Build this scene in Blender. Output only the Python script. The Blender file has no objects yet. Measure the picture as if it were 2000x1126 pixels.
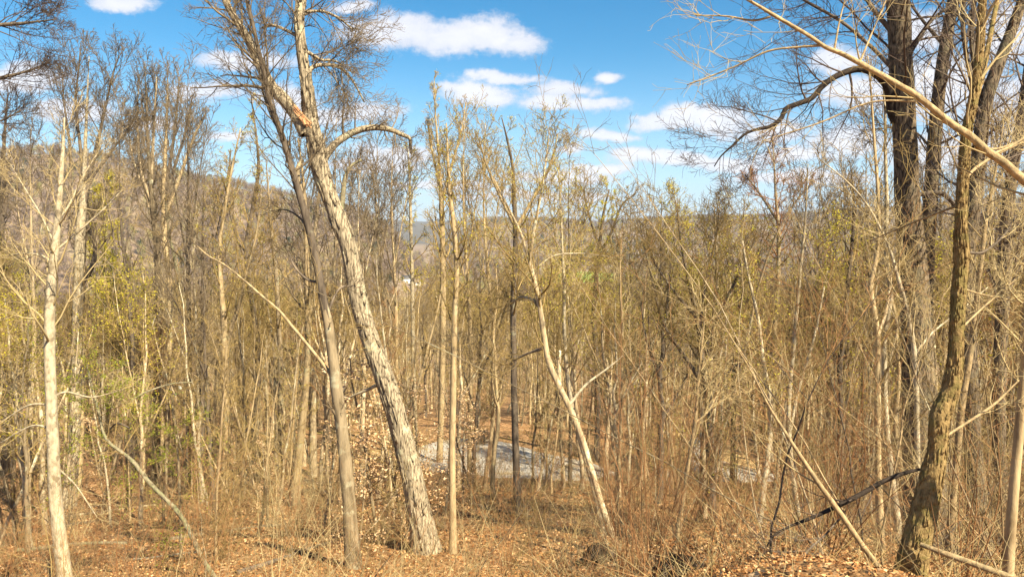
import bpy, math
import numpy as np
from mathutils import Vector, Matrix

rng = np.random.default_rng(11)
R = math.radians
scene = bpy.context.scene
COL = scene.collection

# ------------------------------------------------------------------ camera, sky, sun, exposure
F = 1428.15
EYE = 1.65
PITCH = math.atan(113.0 / F)
SP, CP = math.sin(PITCH), math.cos(PITCH)
cam_d = bpy.data.cameras.new("camera")
cam_d.sensor_width = 36.0
cam_d.lens = 36.0 * F / 2000.0
cam_d.clip_start = 0.1
cam_d.clip_end = 20000.0
cam = bpy.data.objects.new("camera", cam_d)
COL.objects.link(cam)
cam.location = (0, 0, EYE)
cam.rotation_euler = (math.pi / 2 - PITCH, 0, 0)
scene.camera = cam

SUN_ELEV = R(47)
SUN_AZ = R(42)            # to the right of straight behind the camera
to_sun = Vector((math.sin(SUN_AZ) * math.cos(SUN_ELEV), -math.cos(SUN_AZ) * math.cos(SUN_ELEV), math.sin(SUN_ELEV)))
sl = bpy.data.lights.new("sun", 'SUN')
sl.energy = 5.0
sl.angle = R(0.5)
sl.color = (1.0, 0.90, 0.66)
sun = bpy.data.objects.new("sun", sl)
COL.objects.link(sun)
sun.rotation_euler = to_sun.to_track_quat('Z', 'Y').to_euler()

vs = scene.view_settings
vs.view_transform = 'Standard'
vs.look = 'None'
vs.gamma = 1.0
vs.exposure = 1.55
vs.use_curve_mapping = False


class NT:
    """small helper for node trees"""
    def __init__(s, tree):
        s.t = tree
        s.n = tree.nodes
        s.l = tree.links

    def new(s, kind, **kw):
        n = s.n.new(kind)
        for k, v in kw.items():
            setattr(n, k, v)
        return n

    def put(s, sock, v):
        if isinstance(v, bpy.types.NodeSocket):
            s.l.new(v, sock)
        elif v is not None:
            sock.default_value = v

    def math(s, op, a, b=None, c=None, clamp=False):
        n = s.new('ShaderNodeMath', operation=op, use_clamp=clamp)
        s.put(n.inputs[0], a)
        if b is not None: s.put(n.inputs[1], b)
        if c is not None: s.put(n.inputs[2], c)
        return n.outputs[0]

    def vec(s, op, a, b=None, c=None):
        n = s.new('ShaderNodeVectorMath', operation=op)
        s.put(n.inputs[0], a)
        if b is not None: s.put(n.inputs[1], b)
        if c is not None: s.put(n.inputs[2], c)
        return n.outputs['Value'] if op in ('LENGTH', 'DOT_PRODUCT', 'DISTANCE') else n.outputs[0]

    def noise(s, vec, scale, detail=3, rough=0.55):
        n = s.new('ShaderNodeTexNoise')
        s.put(n.inputs['Vector'], vec)
        n.inputs['Scale'].default_value = scale
        n.inputs['Detail'].default_value = detail
        n.inputs['Roughness'].default_value = rough
        return n.outputs['Fac']

    def ramp(s, fac, stops):
        n = s.new('ShaderNodeValToRGB')
        cr = n.color_ramp
        while len(cr.elements) < len(stops):
            cr.elements.new(0.5)
        for e, (p, c) in zip(cr.elements, stops):
            e.position = p
            e.color = (*c, 1) if len(c) == 3 else c
        s.put(n.inputs[0], fac)
        return n.outputs[0]

    def mix(s, fac, a, b, blend='MIX'):
        n = s.new('ShaderNodeMix', data_type='RGBA', blend_type=blend)
        s.put(n.inputs['Factor'], fac)
        s.put(n.inputs['A'], a if isinstance(a, bpy.types.NodeSocket) else (*a, 1))
        s.put(n.inputs['B'], b if isinstance(b, bpy.types.NodeSocket) else (*b, 1))
        return n.outputs['Result']

    def smooth(s, v, lo, hi):
        n = s.new('ShaderNodeMapRange', interpolation_type='SMOOTHSTEP')
        s.put(n.inputs[0], v)
        n.inputs[1].default_value = lo
        n.inputs[2].default_value = hi
        return n.outputs[0]


def build_world():
    w = bpy.data.worlds.new("World")
    scene.world = w
    w.use_nodes = True
    T = NT(w.node_tree)
    T.n.clear()
    out = T.new('ShaderNodeOutputWorld')
    bg = T.new('ShaderNodeBackground')
    bg.inputs["Strength"].default_value = 0.055
    T.l.new(bg.outputs[0], out.inputs[0])
    sky = T.new('ShaderNodeTexSky', sky_type='NISHITA')
    sky.sun_disc = False
    sky.sun_elevation = SUN_ELEV
    sky.sun_rotation = math.pi - SUN_AZ
    sky.altitude = 300
    sky.air_density = 1.0
    sky.dust_density = 0.3
    sky.ozone_density = 2.2
    tc = T.new('ShaderNodeTexCoord')
    D = tc.outputs['Generated']
    sep = T.new('ShaderNodeSeparateXYZ')
    T.l.new(D, sep.inputs[0])
    x, y, z = sep.outputs
    # warp so that the clouds have ragged edges
    nz = T.new('ShaderNodeTexNoise')
    T.put(nz.inputs['Vector'], T.vec('MULTIPLY', D, (1, 1, 1.8)))
    nz.inputs['Scale'].default_value = 9
    nz.inputs['Detail'].default_value = 5
    nz.inputs['Roughness'].default_value = 0.55
    warp = T.vec('MULTIPLY_ADD', nz.outputs['Color'], (0.075, 0.0, 0.05), (-0.0375, 0, -0.025))
    ysafe = T.math('MAXIMUM', y, 0.05)
    uv = T.new('ShaderNodeCombineXYZ')
    T.put(uv.inputs[0], T.math('DIVIDE', x, ysafe))
    T.put(uv.inputs[2], T.math('DIVIDE', z, ysafe))
    P = T.vec('ADD', uv.outputs[0], warp)
    clouds = [(745, 68, 75, 30), (800, 62, 85, 40), (880, 72, 100, 38), (960, 72, 75, 34), (1020, 80, 60, 24),
              (940, 182, 85, 22), (905, 172, 50, 16), (980, 150, 75, 12), (1110, 172, 75, 20), (1130, 203, 100, 17), (1080, 195, 60, 12), (1190, 143, 26, 10),
              (1300, 242, 75, 14), (1340, 232, 50, 24), (1410, 238, 75, 24), (1520, 252, 70, 22), (1175, 267, 62, 12),
              (1270, 306, 70, 17), (1330, 316, 80, 14), (1430, 318, 80, 15), (1130, 296, 30, 12), (1235, 305, 40, 16),
              (250, 2, 66, 22), (70, 158, 75, 24), (20, 165, 40, 18), (40, 300, 60, 16), (480, 116, 90, 22), (400, 186, 70, 20),
              (455, 266, 45, 14), (650, 222, 120, 22), (560, 190, 60, 24), (780, 300, 90, 20), (740, 325, 100, 14), (690, 10, 40, 14), (150, 215, 80, 20),
              (300, 240, 70, 16), (1080, 345, 120, 10), (860, 360, 120, 9), (1560, 300, 90, 18), (1700, 190, 120, 40), (1840, 160, 110, 60),
              (1960, 230, 90, 80), (1650, 275, 90, 26), (1560, 350, 160, 14), (1850, 300, 130, 40), (1970, 60, 70, 60), (1790, 60, 70, 40), (1020, 380, 200, 8),
              (1180, 330, 60, 9), (1640, 120, 50, 30)]
    best = None
    for px, py, rx, ry in clouds:
        u = (px - 1000) / F
        b = (563 - py) / F
        den = CP + b * SP
        uu, vv = u / den, (-SP + b * CP) / den
        sx, sz = F / rx, F / ry
        q = T.vec('MULTIPLY_ADD', P, (sx, 0, sz), (-uu * sx, 0, -vv * sz))
        L = T.vec('LENGTH', q)
        best = L if best is None else T.math('SMOOTH_MIN', best, L, 0.35)
    fine = T.math('ADD', T.noise(D, 20, 8, 0.68), T.math('MULTIPLY_ADD', T.noise(T.vec('MULTIPLY', D, (1, 1, 1.6)), 75, 6, 0.65), 0.55, -0.275))
    f1 = T.math('ADD', best, T.math('MULTIPLY_ADD', fine, 1.5, -0.75))
    a1 = T.smooth(f1, 1.30, 0.62)
    ahead = T.smooth(y, 0.1, 0.4)
    # the same broken cloud over the rest of the sky
    zs = T.math('ADD', T.math('MAXIMUM', z, 0.0), 0.12)
    pl = T.new('ShaderNodeCombineXYZ')
    T.put(pl.inputs[0], T.math('DIVIDE', x, zs))
    T.put(pl.inputs[1], T.math('DIVIDE', y, zs))
    gn = T.noise(pl.outputs[0], 0.8, 7, 0.6)
    a2 = T.smooth(gn, 0.54, 0.66)
    inview = T.math('MULTIPLY', ahead, T.math('SUBTRACT', 1.0, T.smooth(z, 0.33, 0.48)))
    out_a = T.math('MULTIPLY', a2, T.math('SUBTRACT', 1.0, inview))
    alpha = T.math('MAXIMUM', T.math('MULTIPLY', a1, inview), out_a)
    alpha = T.math('MULTIPLY', alpha, 0.86)
    shade = T.noise(T.vec('MULTIPLY', D, (1, 1, 2.5)), 15, 4)
    core = T.smooth(f1, 1.05, 0.2)
    ccol = T.mix(T.math('MULTIPLY_ADD', core, 0.45, T.math('MULTIPLY', shade, 0.9), clamp=True), (4.1, 4.5, 5.4), (7.0, 6.8, 7.0))
    hsv = T.new('ShaderNodeHueSaturation')
    hsv.inputs['Hue'].default_value = 0.49
    hsv.inputs['Saturation'].default_value = 1.42
    hsv.inputs['Value'].default_value = 1.0
    T.l.new(sky.outputs[0], hsv.inputs['Color'])
    low = T.math('MULTIPLY', T.smooth(z, 0.24, -0.02), 0.75)
    base = T.mix(low, hsv.outputs[0], (3.6, 5.3, 7.4))
    T.put(bg.inputs['Color'], T.mix(alpha, base, ccol))
    w.cycles.sampling_method = 'MANUAL'
    w.cycles.sample_map_resolution = 512


build_world()
scene.cycles.max_bounces = 5
scene.cycles.diffuse_bounces = 3
scene.cycles.glossy_bounces = 2
scene.cycles.transmission_bounces = 4
scene.cycles.transparent_max_bounces = 8
scene.cycles.volume_bounces = 0


# ------------------------------------------------------------------ terrain as a function
PLd = np.array([0, 2.2, 5, 9, 12, 14, 18, 24, 30, 37, 46, 52, 60, 90, 150, 250, 400, 700, 1000, 20000.])
PLz = np.array([0, 0, -1.1, -2.95, -4.1, -4.75, -5.75, -7.4, -9.1, -11.0, -11.5, -12.1, -13.6, -19, -28, -35, -42, -46, -46, -46.])
PRd = np.array([0, 3.9, 5, 7, 10, 14, 20, 28, 37, 46, 52, 60, 90, 150, 250, 400, 700, 1000, 20000.])
PRz = np.array([0, -0.02, -0.46, -1.24, -2.35, -3.8, -5.9, -8.4, -11.0, -11.5, -12.1, -13.6, -19, -28, -35, -42, -46, -46, -46.])
azs = lambda pxs: np.arctan((np.array(pxs, float) - 1000) / F)
RIDGE = [  # start, crest distance, azimuths, pixel rows of the crest
    (430, 1150, azs([-900, -200, 0, 100, 175, 250, 350, 400, 470, 560, 680, 720, 750, 790, 830]), [330, 322, 320, 313, 318, 328, 343, 352, 360, 378, 402, 414, 430, 470, 560]),
    (950, 1900, azs([860, 930, 960, 1100, 1150, 1250, 1400, 1500, 1700, 2000, 2600]), [520, 432, 424, 427, 433, 426, 421, 421, 410, 396, 385]),
    (2600, 4300, azs([-900, 600, 760, 830, 900, 1100, 2600]), [434, 432, 429, 433, 430, 436, 430]),
]


def vnoise(x, y, seed=0):
    """value noise, vectorised"""
    xi, yi = np.floor(x), np.floor(y)
    fx, fy = x - xi, y - yi
    fx, fy = fx * fx * (3 - 2 * fx), fy * fy * (3 - 2 * fy)
    def h(a, b):
        s = np.sin(a * 127.1 + b * 311.7 + seed * 74.7) * 43758.5453
        return s - np.floor(s)
    return (h(xi, yi) * (1 - fx) + h(xi + 1, yi) * fx) * (1 - fy) + (h(xi, yi + 1) * (1 - fx) + h(xi + 1, yi + 1) * fx) * fy


def sstep(t):
    t = np.clip(t, 0, 1)
    return t * t * (3 - 2 * t)


def height(x, y):
    x = np.asarray(x, float); y = np.asarray(y, float)
    d = np.hypot(x, y)
    az = np.arctan2(x, y)
    e = d * (1 - sstep((np.abs(az) - 0.9) / 1.3) * 1.0)
    w = sstep((np.tan(np.clip(az, -1.2, 1.2)) - 0.07) / 0.36)
    z = np.interp(e, PLd, PLz) * (1 - w) + np.interp(e, PRd, PRz) * w
    z = z + 0.18 * np.clip(d - 4, 0, 60) * sstep((np.abs(az) - 2.0) / 0.8)
    b = np.clip((d - 2.5) / 10, 0, 1)
    z = z + b * (vnoise(x / 3.1, y / 3.1, 1) - 0.5) * 0.45 * np.where((d > 33) & (d < 50), 0.15, 1) + (vnoise(x / 0.8, y / 0.8, 2) - 0.5) * 0.09
    z = z + np.clip((d - 150) / 300, 0, 1) * (vnoise(x / 90, y / 90, 3) - 0.5) * 7
    for i, (d0, d1, aa, rows) in enumerate(RIDGE):
        row = np.interp(az, aa, rows)
        bb = (563 - row) / F
        elev = (-SP + bb * CP) / (CP + bb * SP)
        top = EYE + d1 * elev - (11 if i < 2 else 0)
        base = -46.0
        t = sstep((d - d0) / (d1 - d0))
        hz = base + (top - base) * t
        hz = hz + t * (vnoise(x / 160 + 9, y / 160, 5) - 0.5) * 14 * (1 - t) * 2
        hz = np.where(d > d1, top - (top - base) * 0.5 * sstep((d - d1) / d1), hz)
        hz = np.where(np.abs(az) > 1.8, base, hz)
        z = np.where(d > d0, np.maximum(z, hz), z)
    return z


def pix(px, py, Y):
    """the point of the place seen at that spot of the photograph, Y metres ahead"""
    a, b = (px - 1000) / F, (563 - py) / F
    dy = CP + b * SP
    s = Y / dy
    return np.array([a * s, Y, EYE + (-SP + b * CP) * s])


def ground_hit(px, py, lo=2.5, hi=900):
    a, b = (px - 1000) / F, (563 - py) / F
    dy, dz = CP + b * SP, -SP + b * CP
    Y = np.geomspace(lo, hi, 3000)
    x = a / dy * Y
    zz = EYE + dz / dy * Y
    g = height(x, Y)
    k = np.argmax(zz < g)
    return float(Y[k]) if zz[k] < g[k] else float(hi)


# ------------------------------------------------------------------ mesh helpers
def norm(a):
    return a / (np.linalg.norm(a, axis=-1, keepdims=True) + 1e-9)


def mesh_from(name, V, polys, mats, midx=None, smooth=True, colors=None):
    """polys: list of int arrays (n, k)"""
    me = bpy.data.meshes.new(name)
    V = np.asarray(V, np.float32)
    me.vertices.add(len(V))
    me.vertices.foreach_set("co", V.ravel())
    loops = np.concatenate([p.ravel() for p in polys]).astype(np.int32)
    starts, s = [], 0
    for p in polys:
        starts.append(s + np.arange(len(p)) * p.shape[1])
        s += p.size
    starts = np.concatenate(starts).astype(np.int32)
    me.loops.add(len(loops))
    me.loops.foreach_set("vertex_index", loops)
    me.polygons.add(len(starts))
    me.polygons.foreach_set("loop_start", starts)
    me.update(calc_edges=True)
    if smooth:
        me.polygons.foreach_set("use_smooth", np.ones(len(starts), bool))
    for m in mats:
        me.materials.append(m)
    if midx is not None:
        me.polygons.foreach_set("material_index", np.asarray(midx, np.int32))
    if colors is not None:
        at = me.attributes.new("tint", 'FLOAT', 'POINT')
        at.data.foreach_set("value", np.asarray(colors, np.float32))
    return me


def link(name, me, parent=None, loc=None, kind=None):
    o = bpy.data.objects.new(name, me)
    COL.objects.link(o)
    if parent is not None: o.parent = parent
    if loc is not None: o.location = loc
    if kind: o["kind"] = kind
    return o


def tag(o, label, cat, group=None):
    o["label"] = label
    o["category"] = cat
    if group: o["group"] = group
    return o


def thing(name, label, cat, loc, group=None, rotz=0):
    o = bpy.data.objects.new(name, None)
    o.empty_display_size = 0.2
    COL.objects.link(o)
    o.location = loc
    o.rotation_euler = (0, 0, rotz)
    return tag(o, label, cat, group)


class Geo:
    def __init__(s):
        s.V, s.P, s.n = [], {}, 0
        s.C = []

    def add(s, V, quads=None, tris=None, tint=None):
        V = np.asarray(V).reshape(-1, 3)
        s.V.append(V)
        for k, f in ((4, quads), (3, tris)):
            if f is not None and len(f):
                s.P.setdefault(k, []).append(np.asarray(f).reshape(-1, k) + s.n)
        s.C.append(np.full(len(V), 0.5) if tint is None else np.broadcast_to(tint, (len(V),)))
        s.n += len(V)

    def tubes(s, P, Rr, S, bark=0.0, cap=False):
        N, K = P.shape[:2]
        T = np.gradient(P, axis=1)
        T = norm(T)
        ref = norm(rng.normal(size=(N, 1, 3)))
        mt = norm(T.mean(axis=1, keepdims=True))
        ref = norm(np.cross(mt, ref))
        U = norm(np.cross(T, np.cross(ref, T)) * 1.0)
        W = np.cross(T, U)
        th = np.arange(S) / S * 2 * np.pi
        c, sn = np.cos(th)[None, None, :, None], np.sin(th)[None, None, :, None]
        rr = np.broadcast_to(Rr[:, :, None, None], (N, K, S, 1))
        if bark > 0:
            L = np.concatenate([np.zeros((N, 1)), np.cumsum(np.linalg.norm(np.diff(P, axis=1), axis=-1), axis=1)], 1)
            Lr = (L / (Rr.mean() + 1e-6))[:, :, None]
            thn = np.broadcast_to(th[None, None, :], (N, K, S))
            lob = 0.35 * np.sin(thn * 3 + 0.25 * Lr + 1) + 0.3 * np.sin(thn * 5 - 0.33 * Lr) 
            cx, cy = np.cos(thn) * 1.6, np.sin(thn) * 1.6
            n1 = vnoise(cx + 0.25 * Lr + 7, cy * 1.3 + 3 + 0.1 * Lr, 4) - 0.5
            n2 = vnoise(thn * 4.0 * (S / S), Lr * 0.7, 6) - 0.5
            n3 = vnoise(thn * 9.0, Lr * 1.6, 8) - 0.5
            rr = rr * (1 + bark * (lob * 0.5 + n1 * 1.4 + n2 * 0.9 + n3 * 0.7))[..., None]
        V = P[:, :, None, :] + rr * (c * U[:, :, None, :] + sn * W[:, :, None, :])
        i = np.arange(N)[:, None, None] * K * S + np.arange(K - 1)[None, :, None] * S
        j = np.arange(S)[None, None, :]
        j2 = (j + 1) % S
        q = np.stack([i + j, i + j2, i + S + j2, i + S + j], -1).reshape(-1, 4)
        s.add(V, quads=q)
        if cap:
            n0 = s.n
            s.add(P[:, -1], None, None)
            top = n0 - N * K * S + np.arange(N)[:, None] * K * S + (K - 1) * S
            tr = np.stack([top + np.arange(S)[None], top + (np.arange(S)[None] + 1) % S, np.broadcast_to(n0 + np.arange(N)[:, None], (N, S))], -1)
            s.P.setdefault(3, []).append(tr.reshape(-1, 3))

    def leaves(s, C, size, fold=0.25, aspect=0.55, flat=0.5, tint=None):
        """small folded leaves, four triangles each, at the points C"""
        N = len(C)
        if N == 0: return
        size = np.broadcast_to(size, (N,))
        a = norm(rng.normal(size=(N, 3)) * np.array([1, 1, flat]))
        b = norm(np.cross(a, norm(rng.normal(size=(N, 3)) * 0.6 + np.array([0, 0, 1.0]))))
        n = np.cross(a, b)
        L = size[:, None]
        p0 = C - a * L * 0.5
        p3 = C + a * L * 0.5
        w = aspect * 0.5
        p1 = C + b * L * w + n * L * fold
        p2 = C - b * L * w + n * L * fold
        V = np.stack([p0, p1, p3, p2], 1).reshape(-1, 3)
        base = np.arange(N)[:, None] * 4
        tr = np.stack([base + np.array([0, 1, 2]), base + np.array([0, 2, 3])], 1).reshape(-1, 3)
        t = rng.random(N) if tint is None else tint
        s.add(V, tris=tr, tint=np.repeat(t, 4))

    def build(s, name, mats, smooth=True, origin=None, tint=False):
        V = np.concatenate(s.V)
        if origin is not None: V = V - np.asarray(origin)
        return mesh_from(name, V, [np.concatenate(v) for v in s.P.values()], mats, smooth=smooth, colors=np.concatenate(s.C) if tint else None)


def children(P, Rr, n, tr=(0.3, 1.0), ang=45, L=1.0, K=5, wob=0.12, up=0.05, rr=0.55, rmin=0.002, lt=0.5, plane=None, jitter=0.3):
    N, K0 = P.shape[:2]
    if N == 0 or n == 0:
        return np.zeros((0, K, 3)), np.zeros((0, K))
    t = tr[0] + (tr[1] - tr[0]) * ((np.arange(n)[None] + rng.random((N, n))) / n)
    t = np.clip(t, 0, 0.999)
    ix = t * (K0 - 1)
    i0 = np.minimum(ix.astype(int), K0 - 2)
    f = (ix - i0)[..., None]
    ar = np.arange(N)[:, None]
    A, B = P[ar, i0], P[ar, i0 + 1]
    pos = A + (B - A) * f
    tan = norm(B - A)
    rad = Rr[ar, i0] * (1 - f[..., 0]) + Rr[ar, i0 + 1] * f[..., 0]
    refv = np.broadcast_to(norm(rng.normal(size=(N, 1, 3))), tan.shape)
    u = norm(np.cross(tan, refv))
    v = np.cross(tan, u)
    az = rng.random((N, 1)) * 6.28 + np.arange(n)[None] * 2.4 + rng.normal(size=(N, n)) * 0.5
    a = np.radians(ang) * (1 + jitter * rng.normal(size=(N, n)))
    d = np.cos(a)[..., None] * tan + np.sin(a)[..., None] * (np.cos(az)[..., None] * u + np.sin(az)[..., None] * v)
    Lp = np.asarray(L)
    if Lp.ndim == 1: Lp = Lp[:, None]
    tt = (t - tr[0]) / max(tr[1] - tr[0], 1e-6)
    ln = Lp * (1 - lt * tt) * (0.6 + 0.8 * rng.random((N, n)))
    r0 = np.maximum(rad * rr * (0.7 + 0.5 * rng.random((N, n))), rmin)
    d = d.reshape(-1, 3); pos = pos.reshape(-1, 3); ln = ln.reshape(-1); r0 = r0.reshape(-1)
    out = np.empty((len(d), K, 3)); out[:, 0] = pos
    step = (ln / (K - 1))[:, None]
    for k in range(1, K):
        d = norm(d + wob * rng.normal(size=d.shape) + np.array([0, 0, up]))
        out[:, k] = out[:, k - 1] + d * step
    tp = 1 - 0.78 * np.arange(K)[None] / (K - 1)
    return out, np.maximum(r0[:, None] * tp, rmin * 0.6)


def blen(P):
    return np.linalg.norm(np.diff(P, axis=1), axis=-1).sum(1)


def crown_levels(G, P, Rr, levels, sides, leafs=None):
    """levels: list of dicts for children(); L given as a share of the parent's length when 'rel' is set"""
    tips = []
    for i, lv in enumerate(levels):
        lv = dict(lv)
        if 'rel' in lv:
            lv['L'] = np.maximum(blen(P) * lv.pop('rel'), lv.pop('lmin', 0.1))
        else:
            lv.pop('lmin', None)
        P, Rr = children(P, Rr, **lv)
        G.tubes(P, Rr, sides[i])
        tips.append(P)
    return tips


def spline(pts, n):
    """Catmull-Rom through pts (m, 4: x y z r), n samples"""
    pts = np.asarray(pts, float)
    m = len(pts)
    e = np.vstack([2 * pts[0] - pts[1], pts, 2 * pts[-1] - pts[-2]])
    e[0, 3], e[-1, 3] = pts[0, 3], pts[-1, 3]
    d = np.concatenate([[0], np.cumsum(np.linalg.norm(np.diff(pts[:, :3], axis=0), axis=1))])
    s = np.linspace(0, d[-1], n)
    t = np.interp(s, d, np.arange(m))
    i = np.minimum(t.astype(int), m - 2)
    f = (t - i)[:, None]
    p0, p1, p2, p3 = e[i], e[i + 1], e[i + 2], e[i + 3]
    q = 0.5 * ((2 * p1) + (-p0 + p2) * f + (2 * p0 - 5 * p1 + 4 * p2 - p3) * f ** 2 + (-p0 + 3 * p1 - 3 * p2 + p3) * f ** 3)
    q[:, 3] = np.maximum(q[:, 3], 0.0015)
    return q


# ------------------------------------------------------------------ materials
def mat(name):
    m = bpy.data.materials.new(name)
    m.use_nodes = True
    T = NT(m.node_tree)
    b = T.n['Principled BSDF']
    b.inputs['Roughness'].default_value = 0.9
    b.inputs['Specular IOR Level'].default_value = 0.15
    return m, T, b


def bark_mat(name, dark, light, scale=9, stretch=0.22, bump=0.5, patch=None, pscale=2.0, prange=(0.5, 0.6), var=0.35, furrow=None):
    m, T, b = mat(name)
    tc = T.new('ShaderNodeTexCoord')
    ob = tc.outputs['Object']
    oi = T.new('ShaderNodeObjectInfo')
    sh = T.vec('ADD', T.vec('MULTIPLY', ob, (1, 1, stretch)), T.vec('MULTIPLY', oi.outputs['Random'], (7, 7, 7)))
    n = T.noise(sh, scale, 6, 0.65)
    c = T.ramp(n, [(0.32, dark), (0.52, tuple((a + 2 * q) / 3 for a, q in zip(dark, light))), (0.68, light)])
    if furrow:
        v = T.new('ShaderNodeTexVoronoi', feature='DISTANCE_TO_EDGE')
        T.put(v.inputs['Vector'], T.vec('ADD', sh, T.vec('MULTIPLY', T.new('ShaderNodeTexNoise').outputs['Color'], (0, 0, 0))))
        v.inputs['Scale'].default_value = furrow
        e = T.math('MAXIMUM', T.smooth(v.outputs['Distance'], 0.0, 0.13), T.smooth(n, 0.42, 0.6))
        c = T.mix(e, tuple(q * 0.55 for q in dark), c)
    if patch:
        pn = T.noise(ob, pscale, 4, 0.6)
        c = T.mix(T.smooth(pn, *prange), c, patch)
    k = T.math('MULTIPLY_ADD', oi.outputs['Random'], var * 2, 1 - var)
    kk = T.new('ShaderNodeCombineColor')
    for i in range(3): T.put(kk.inputs[i], k)
    T.put(b.inputs['Base Color'], T.mix(1.0, c, kk.outputs[0], 'MULTIPLY'))
    bp = T.new('ShaderNodeBump')
    bp.inputs['Strength'].default_value = bump
    bp.inputs['Distance'].default_value = 0.02
    hh = n if not furrow else T.math('ADD', n, T.math('MULTIPLY', e, 0.7))
    T.put(bp.inputs['Height'], hh)
    T.put(b.inputs['Normal'], bp.outputs[0])
    return m


def twig_mat(name, c1, c2):
    m, T, b = mat(name)
    oi = T.new('ShaderNodeObjectInfo')
    ge = T.new('ShaderNodeTexCoord')
    n = T.noise(ge.outputs['Object'], 1.3, 2)
    f = T.math('ADD', T.math('MULTIPLY', oi.outputs['Random'], 0.65), T.math('MULTIPLY_ADD', n, 1.2, -0.45), clamp=True)
    T.put(b.inputs['Base Color'], T.mix(f, c1, c2))
    return m


def leaf_mat(name, stops, trans=0.35):
    m, T, b = mat(name)
    at = T.new('ShaderNodeAttribute', attribute_name='tint')
    c = T.ramp(at.outputs['Fac'], stops)
    T.put(b.inputs['Base Color'], c)
    b.inputs['Roughness'].default_value = 0.7
    tr = T.new('ShaderNodeBsdfTranslucent')
    T.put(tr.inputs['Color'], c)
    mx = T.new('ShaderNodeMixShader')
    mx.inputs[0].default_value = trans
    T.l.new(b.outputs[0], mx.inputs[1])
    T.l.new(tr.outputs[0], mx.inputs[2])
    T.l.new(mx.outputs[0], T.n['Material Output'].inputs[0])
    return m


M = dict(
    shag=bark_mat('shaggy_bark', (0.17, 0.13, 0.085), (0.43, 0.345, 0.235), 26, 0.16, 0.8, (0.46, 0.42, 0.28), 3.0, (0.58, 0.70), 0.0, furrow=26),
    grey=bark_mat('grey_bark', (0.15, 0.11, 0.065), (0.40, 0.305, 0.19), 12, 0.2, 0.7, (0.48, 0.43, 0.29), 2.2, (0.56, 0.66), 0.5),
    pale=bark_mat('pale_bark', (0.21, 0.16, 0.10), (0.50, 0.42, 0.29), 14, 0.5, 0.6, (0.20, 0.155, 0.10), 7, (0.55, 0.66), 0.12),
    tan=bark_mat('tan_bark', (0.19, 0.13, 0.068), (0.45, 0.335, 0.19), 12, 0.25, 0.5, (0.34, 0.30, 0.18), 2.5, (0.55, 0.7), 0.35),
    dark=bark_mat('dark_bark', (0.045, 0.033, 0.025), (0.17, 0.13, 0.095), 12, 0.2, 0.8, (0.22, 0.2, 0.14), 3, (0.6, 0.7), 0.3),
    rough=bark_mat('rough_bark_shade_toned', (0.06, 0.043, 0.029), (0.215, 0.16, 0.105), 24, 0.3, 0.9, (0.15, 0.125, 0.08), 5, (0.52, 0.66), 0.1, furrow=22),  # bark colour darkened in place of shade cast by nearby trees
    black=bark_mat('blackish_bark', (0.014, 0.010, 0.008), (0.05, 0.036, 0.027), 20, 0.4, 0.8, None, 3, (0.6, 0.7), 0.05),
    gold=bark_mat('golden_bark', (0.085, 0.052, 0.02), (0.36, 0.245, 0.105), 38, 0.6, 1.0, (0.20, 0.15, 0.055), 14, (0.48, 0.60), 0.05),
    lichen=bark_mat('lichened_bark', (0.06, 0.048, 0.03), (0.29, 0.245, 0.155), 16, 0.8, 0.9, (0.19, 0.18, 0.095), 9, (0.5, 0.6), 0.1),
    stem=bark_mat('smooth_stem', (0.20, 0.135, 0.07), (0.46, 0.33, 0.18), 34, 0.6, 0.5, (0.24, 0.18, 0.10), 16, (0.5, 0.62), 0.12),
    splinter=bark_mat('torn_wood', (0.22, 0.09, 0.04), (0.62, 0.33, 0.17), 30, 0.2, 1.0, None, 2, (0.5, 0.6), 0.0),
    soil=bark_mat('dark_soil', (0.012, 0.009, 0.006), (0.06, 0.04, 0.025), 8, 1, 1.0, None, 2, (0.5, 0.6), 0.0),
    twig=twig_mat('tan_twigs', (0.11, 0.070, 0.028), (0.38, 0.265, 0.105)),
    twig_pale=twig_mat('pale_twigs', (0.27, 0.195, 0.095), (0.50, 0.385, 0.20)),
    twig_dark=twig_mat('dark_twigs', (0.08, 0.055, 0.045), (0.18, 0.135, 0.10)),
    twig_grey=twig_mat('grey_twigs', (0.10, 0.072, 0.045), (0.23, 0.17, 0.105)),
    twig_red=twig_mat('russet_twigs', (0.20, 0.085, 0.035), (0.36, 0.20, 0.09)),
    bud=leaf_mat('yellow_green_leaves', [(0, (0.40, 0.37, 0.03)), (0.5, (0.60, 0.52, 0.04)), (1, (0.70, 0.56, 0.06))], 0.5),
    bud_dim=leaf_mat('olive_buds', [(0, (0.42, 0.38, 0.05)), (0.6, (0.60, 0.52, 0.08)), (1, (0.60, 0.42, 0.10))], 0.5),
    green=leaf_mat('fresh_green_leaves', [(0, (0.14, 0.18, 0.02)), (0.5, (0.26, 0.29, 0.03)), (1, (0.38, 0.38, 0.04))]),
    beech=leaf_mat('papery_tan_leaves', [(0, (0.55, 0.32, 0.15)), (0.5, (0.72, 0.47, 0.26)), (1, (0.82, 0.62, 0.42))]),
    litter=leaf_mat('fallen_leaves', [(0, (0.09, 0.038, 0.013)), (0.35, (0.24, 0.10, 0.033)), (0.7, (0.43, 0.22, 0.085)), (1, (0.62, 0.40, 0.21))], 0.1),
)


def solid(name, col, rough=0.6, spec=0.3):
    m, T, b = mat(name)
    tc = T.new('ShaderNodeTexCoord')
    n = T.noise(tc.outputs['Object'], 3, 4)
    T.put(b.inputs['Base Color'], T.mix(n, tuple(c * 0.8 for c in col), tuple(min(1, c * 1.1) for c in col)))
    b.inputs['Roughness'].default_value = rough
    b.inputs['Specular IOR Level'].default_value = spec
    return m


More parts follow.
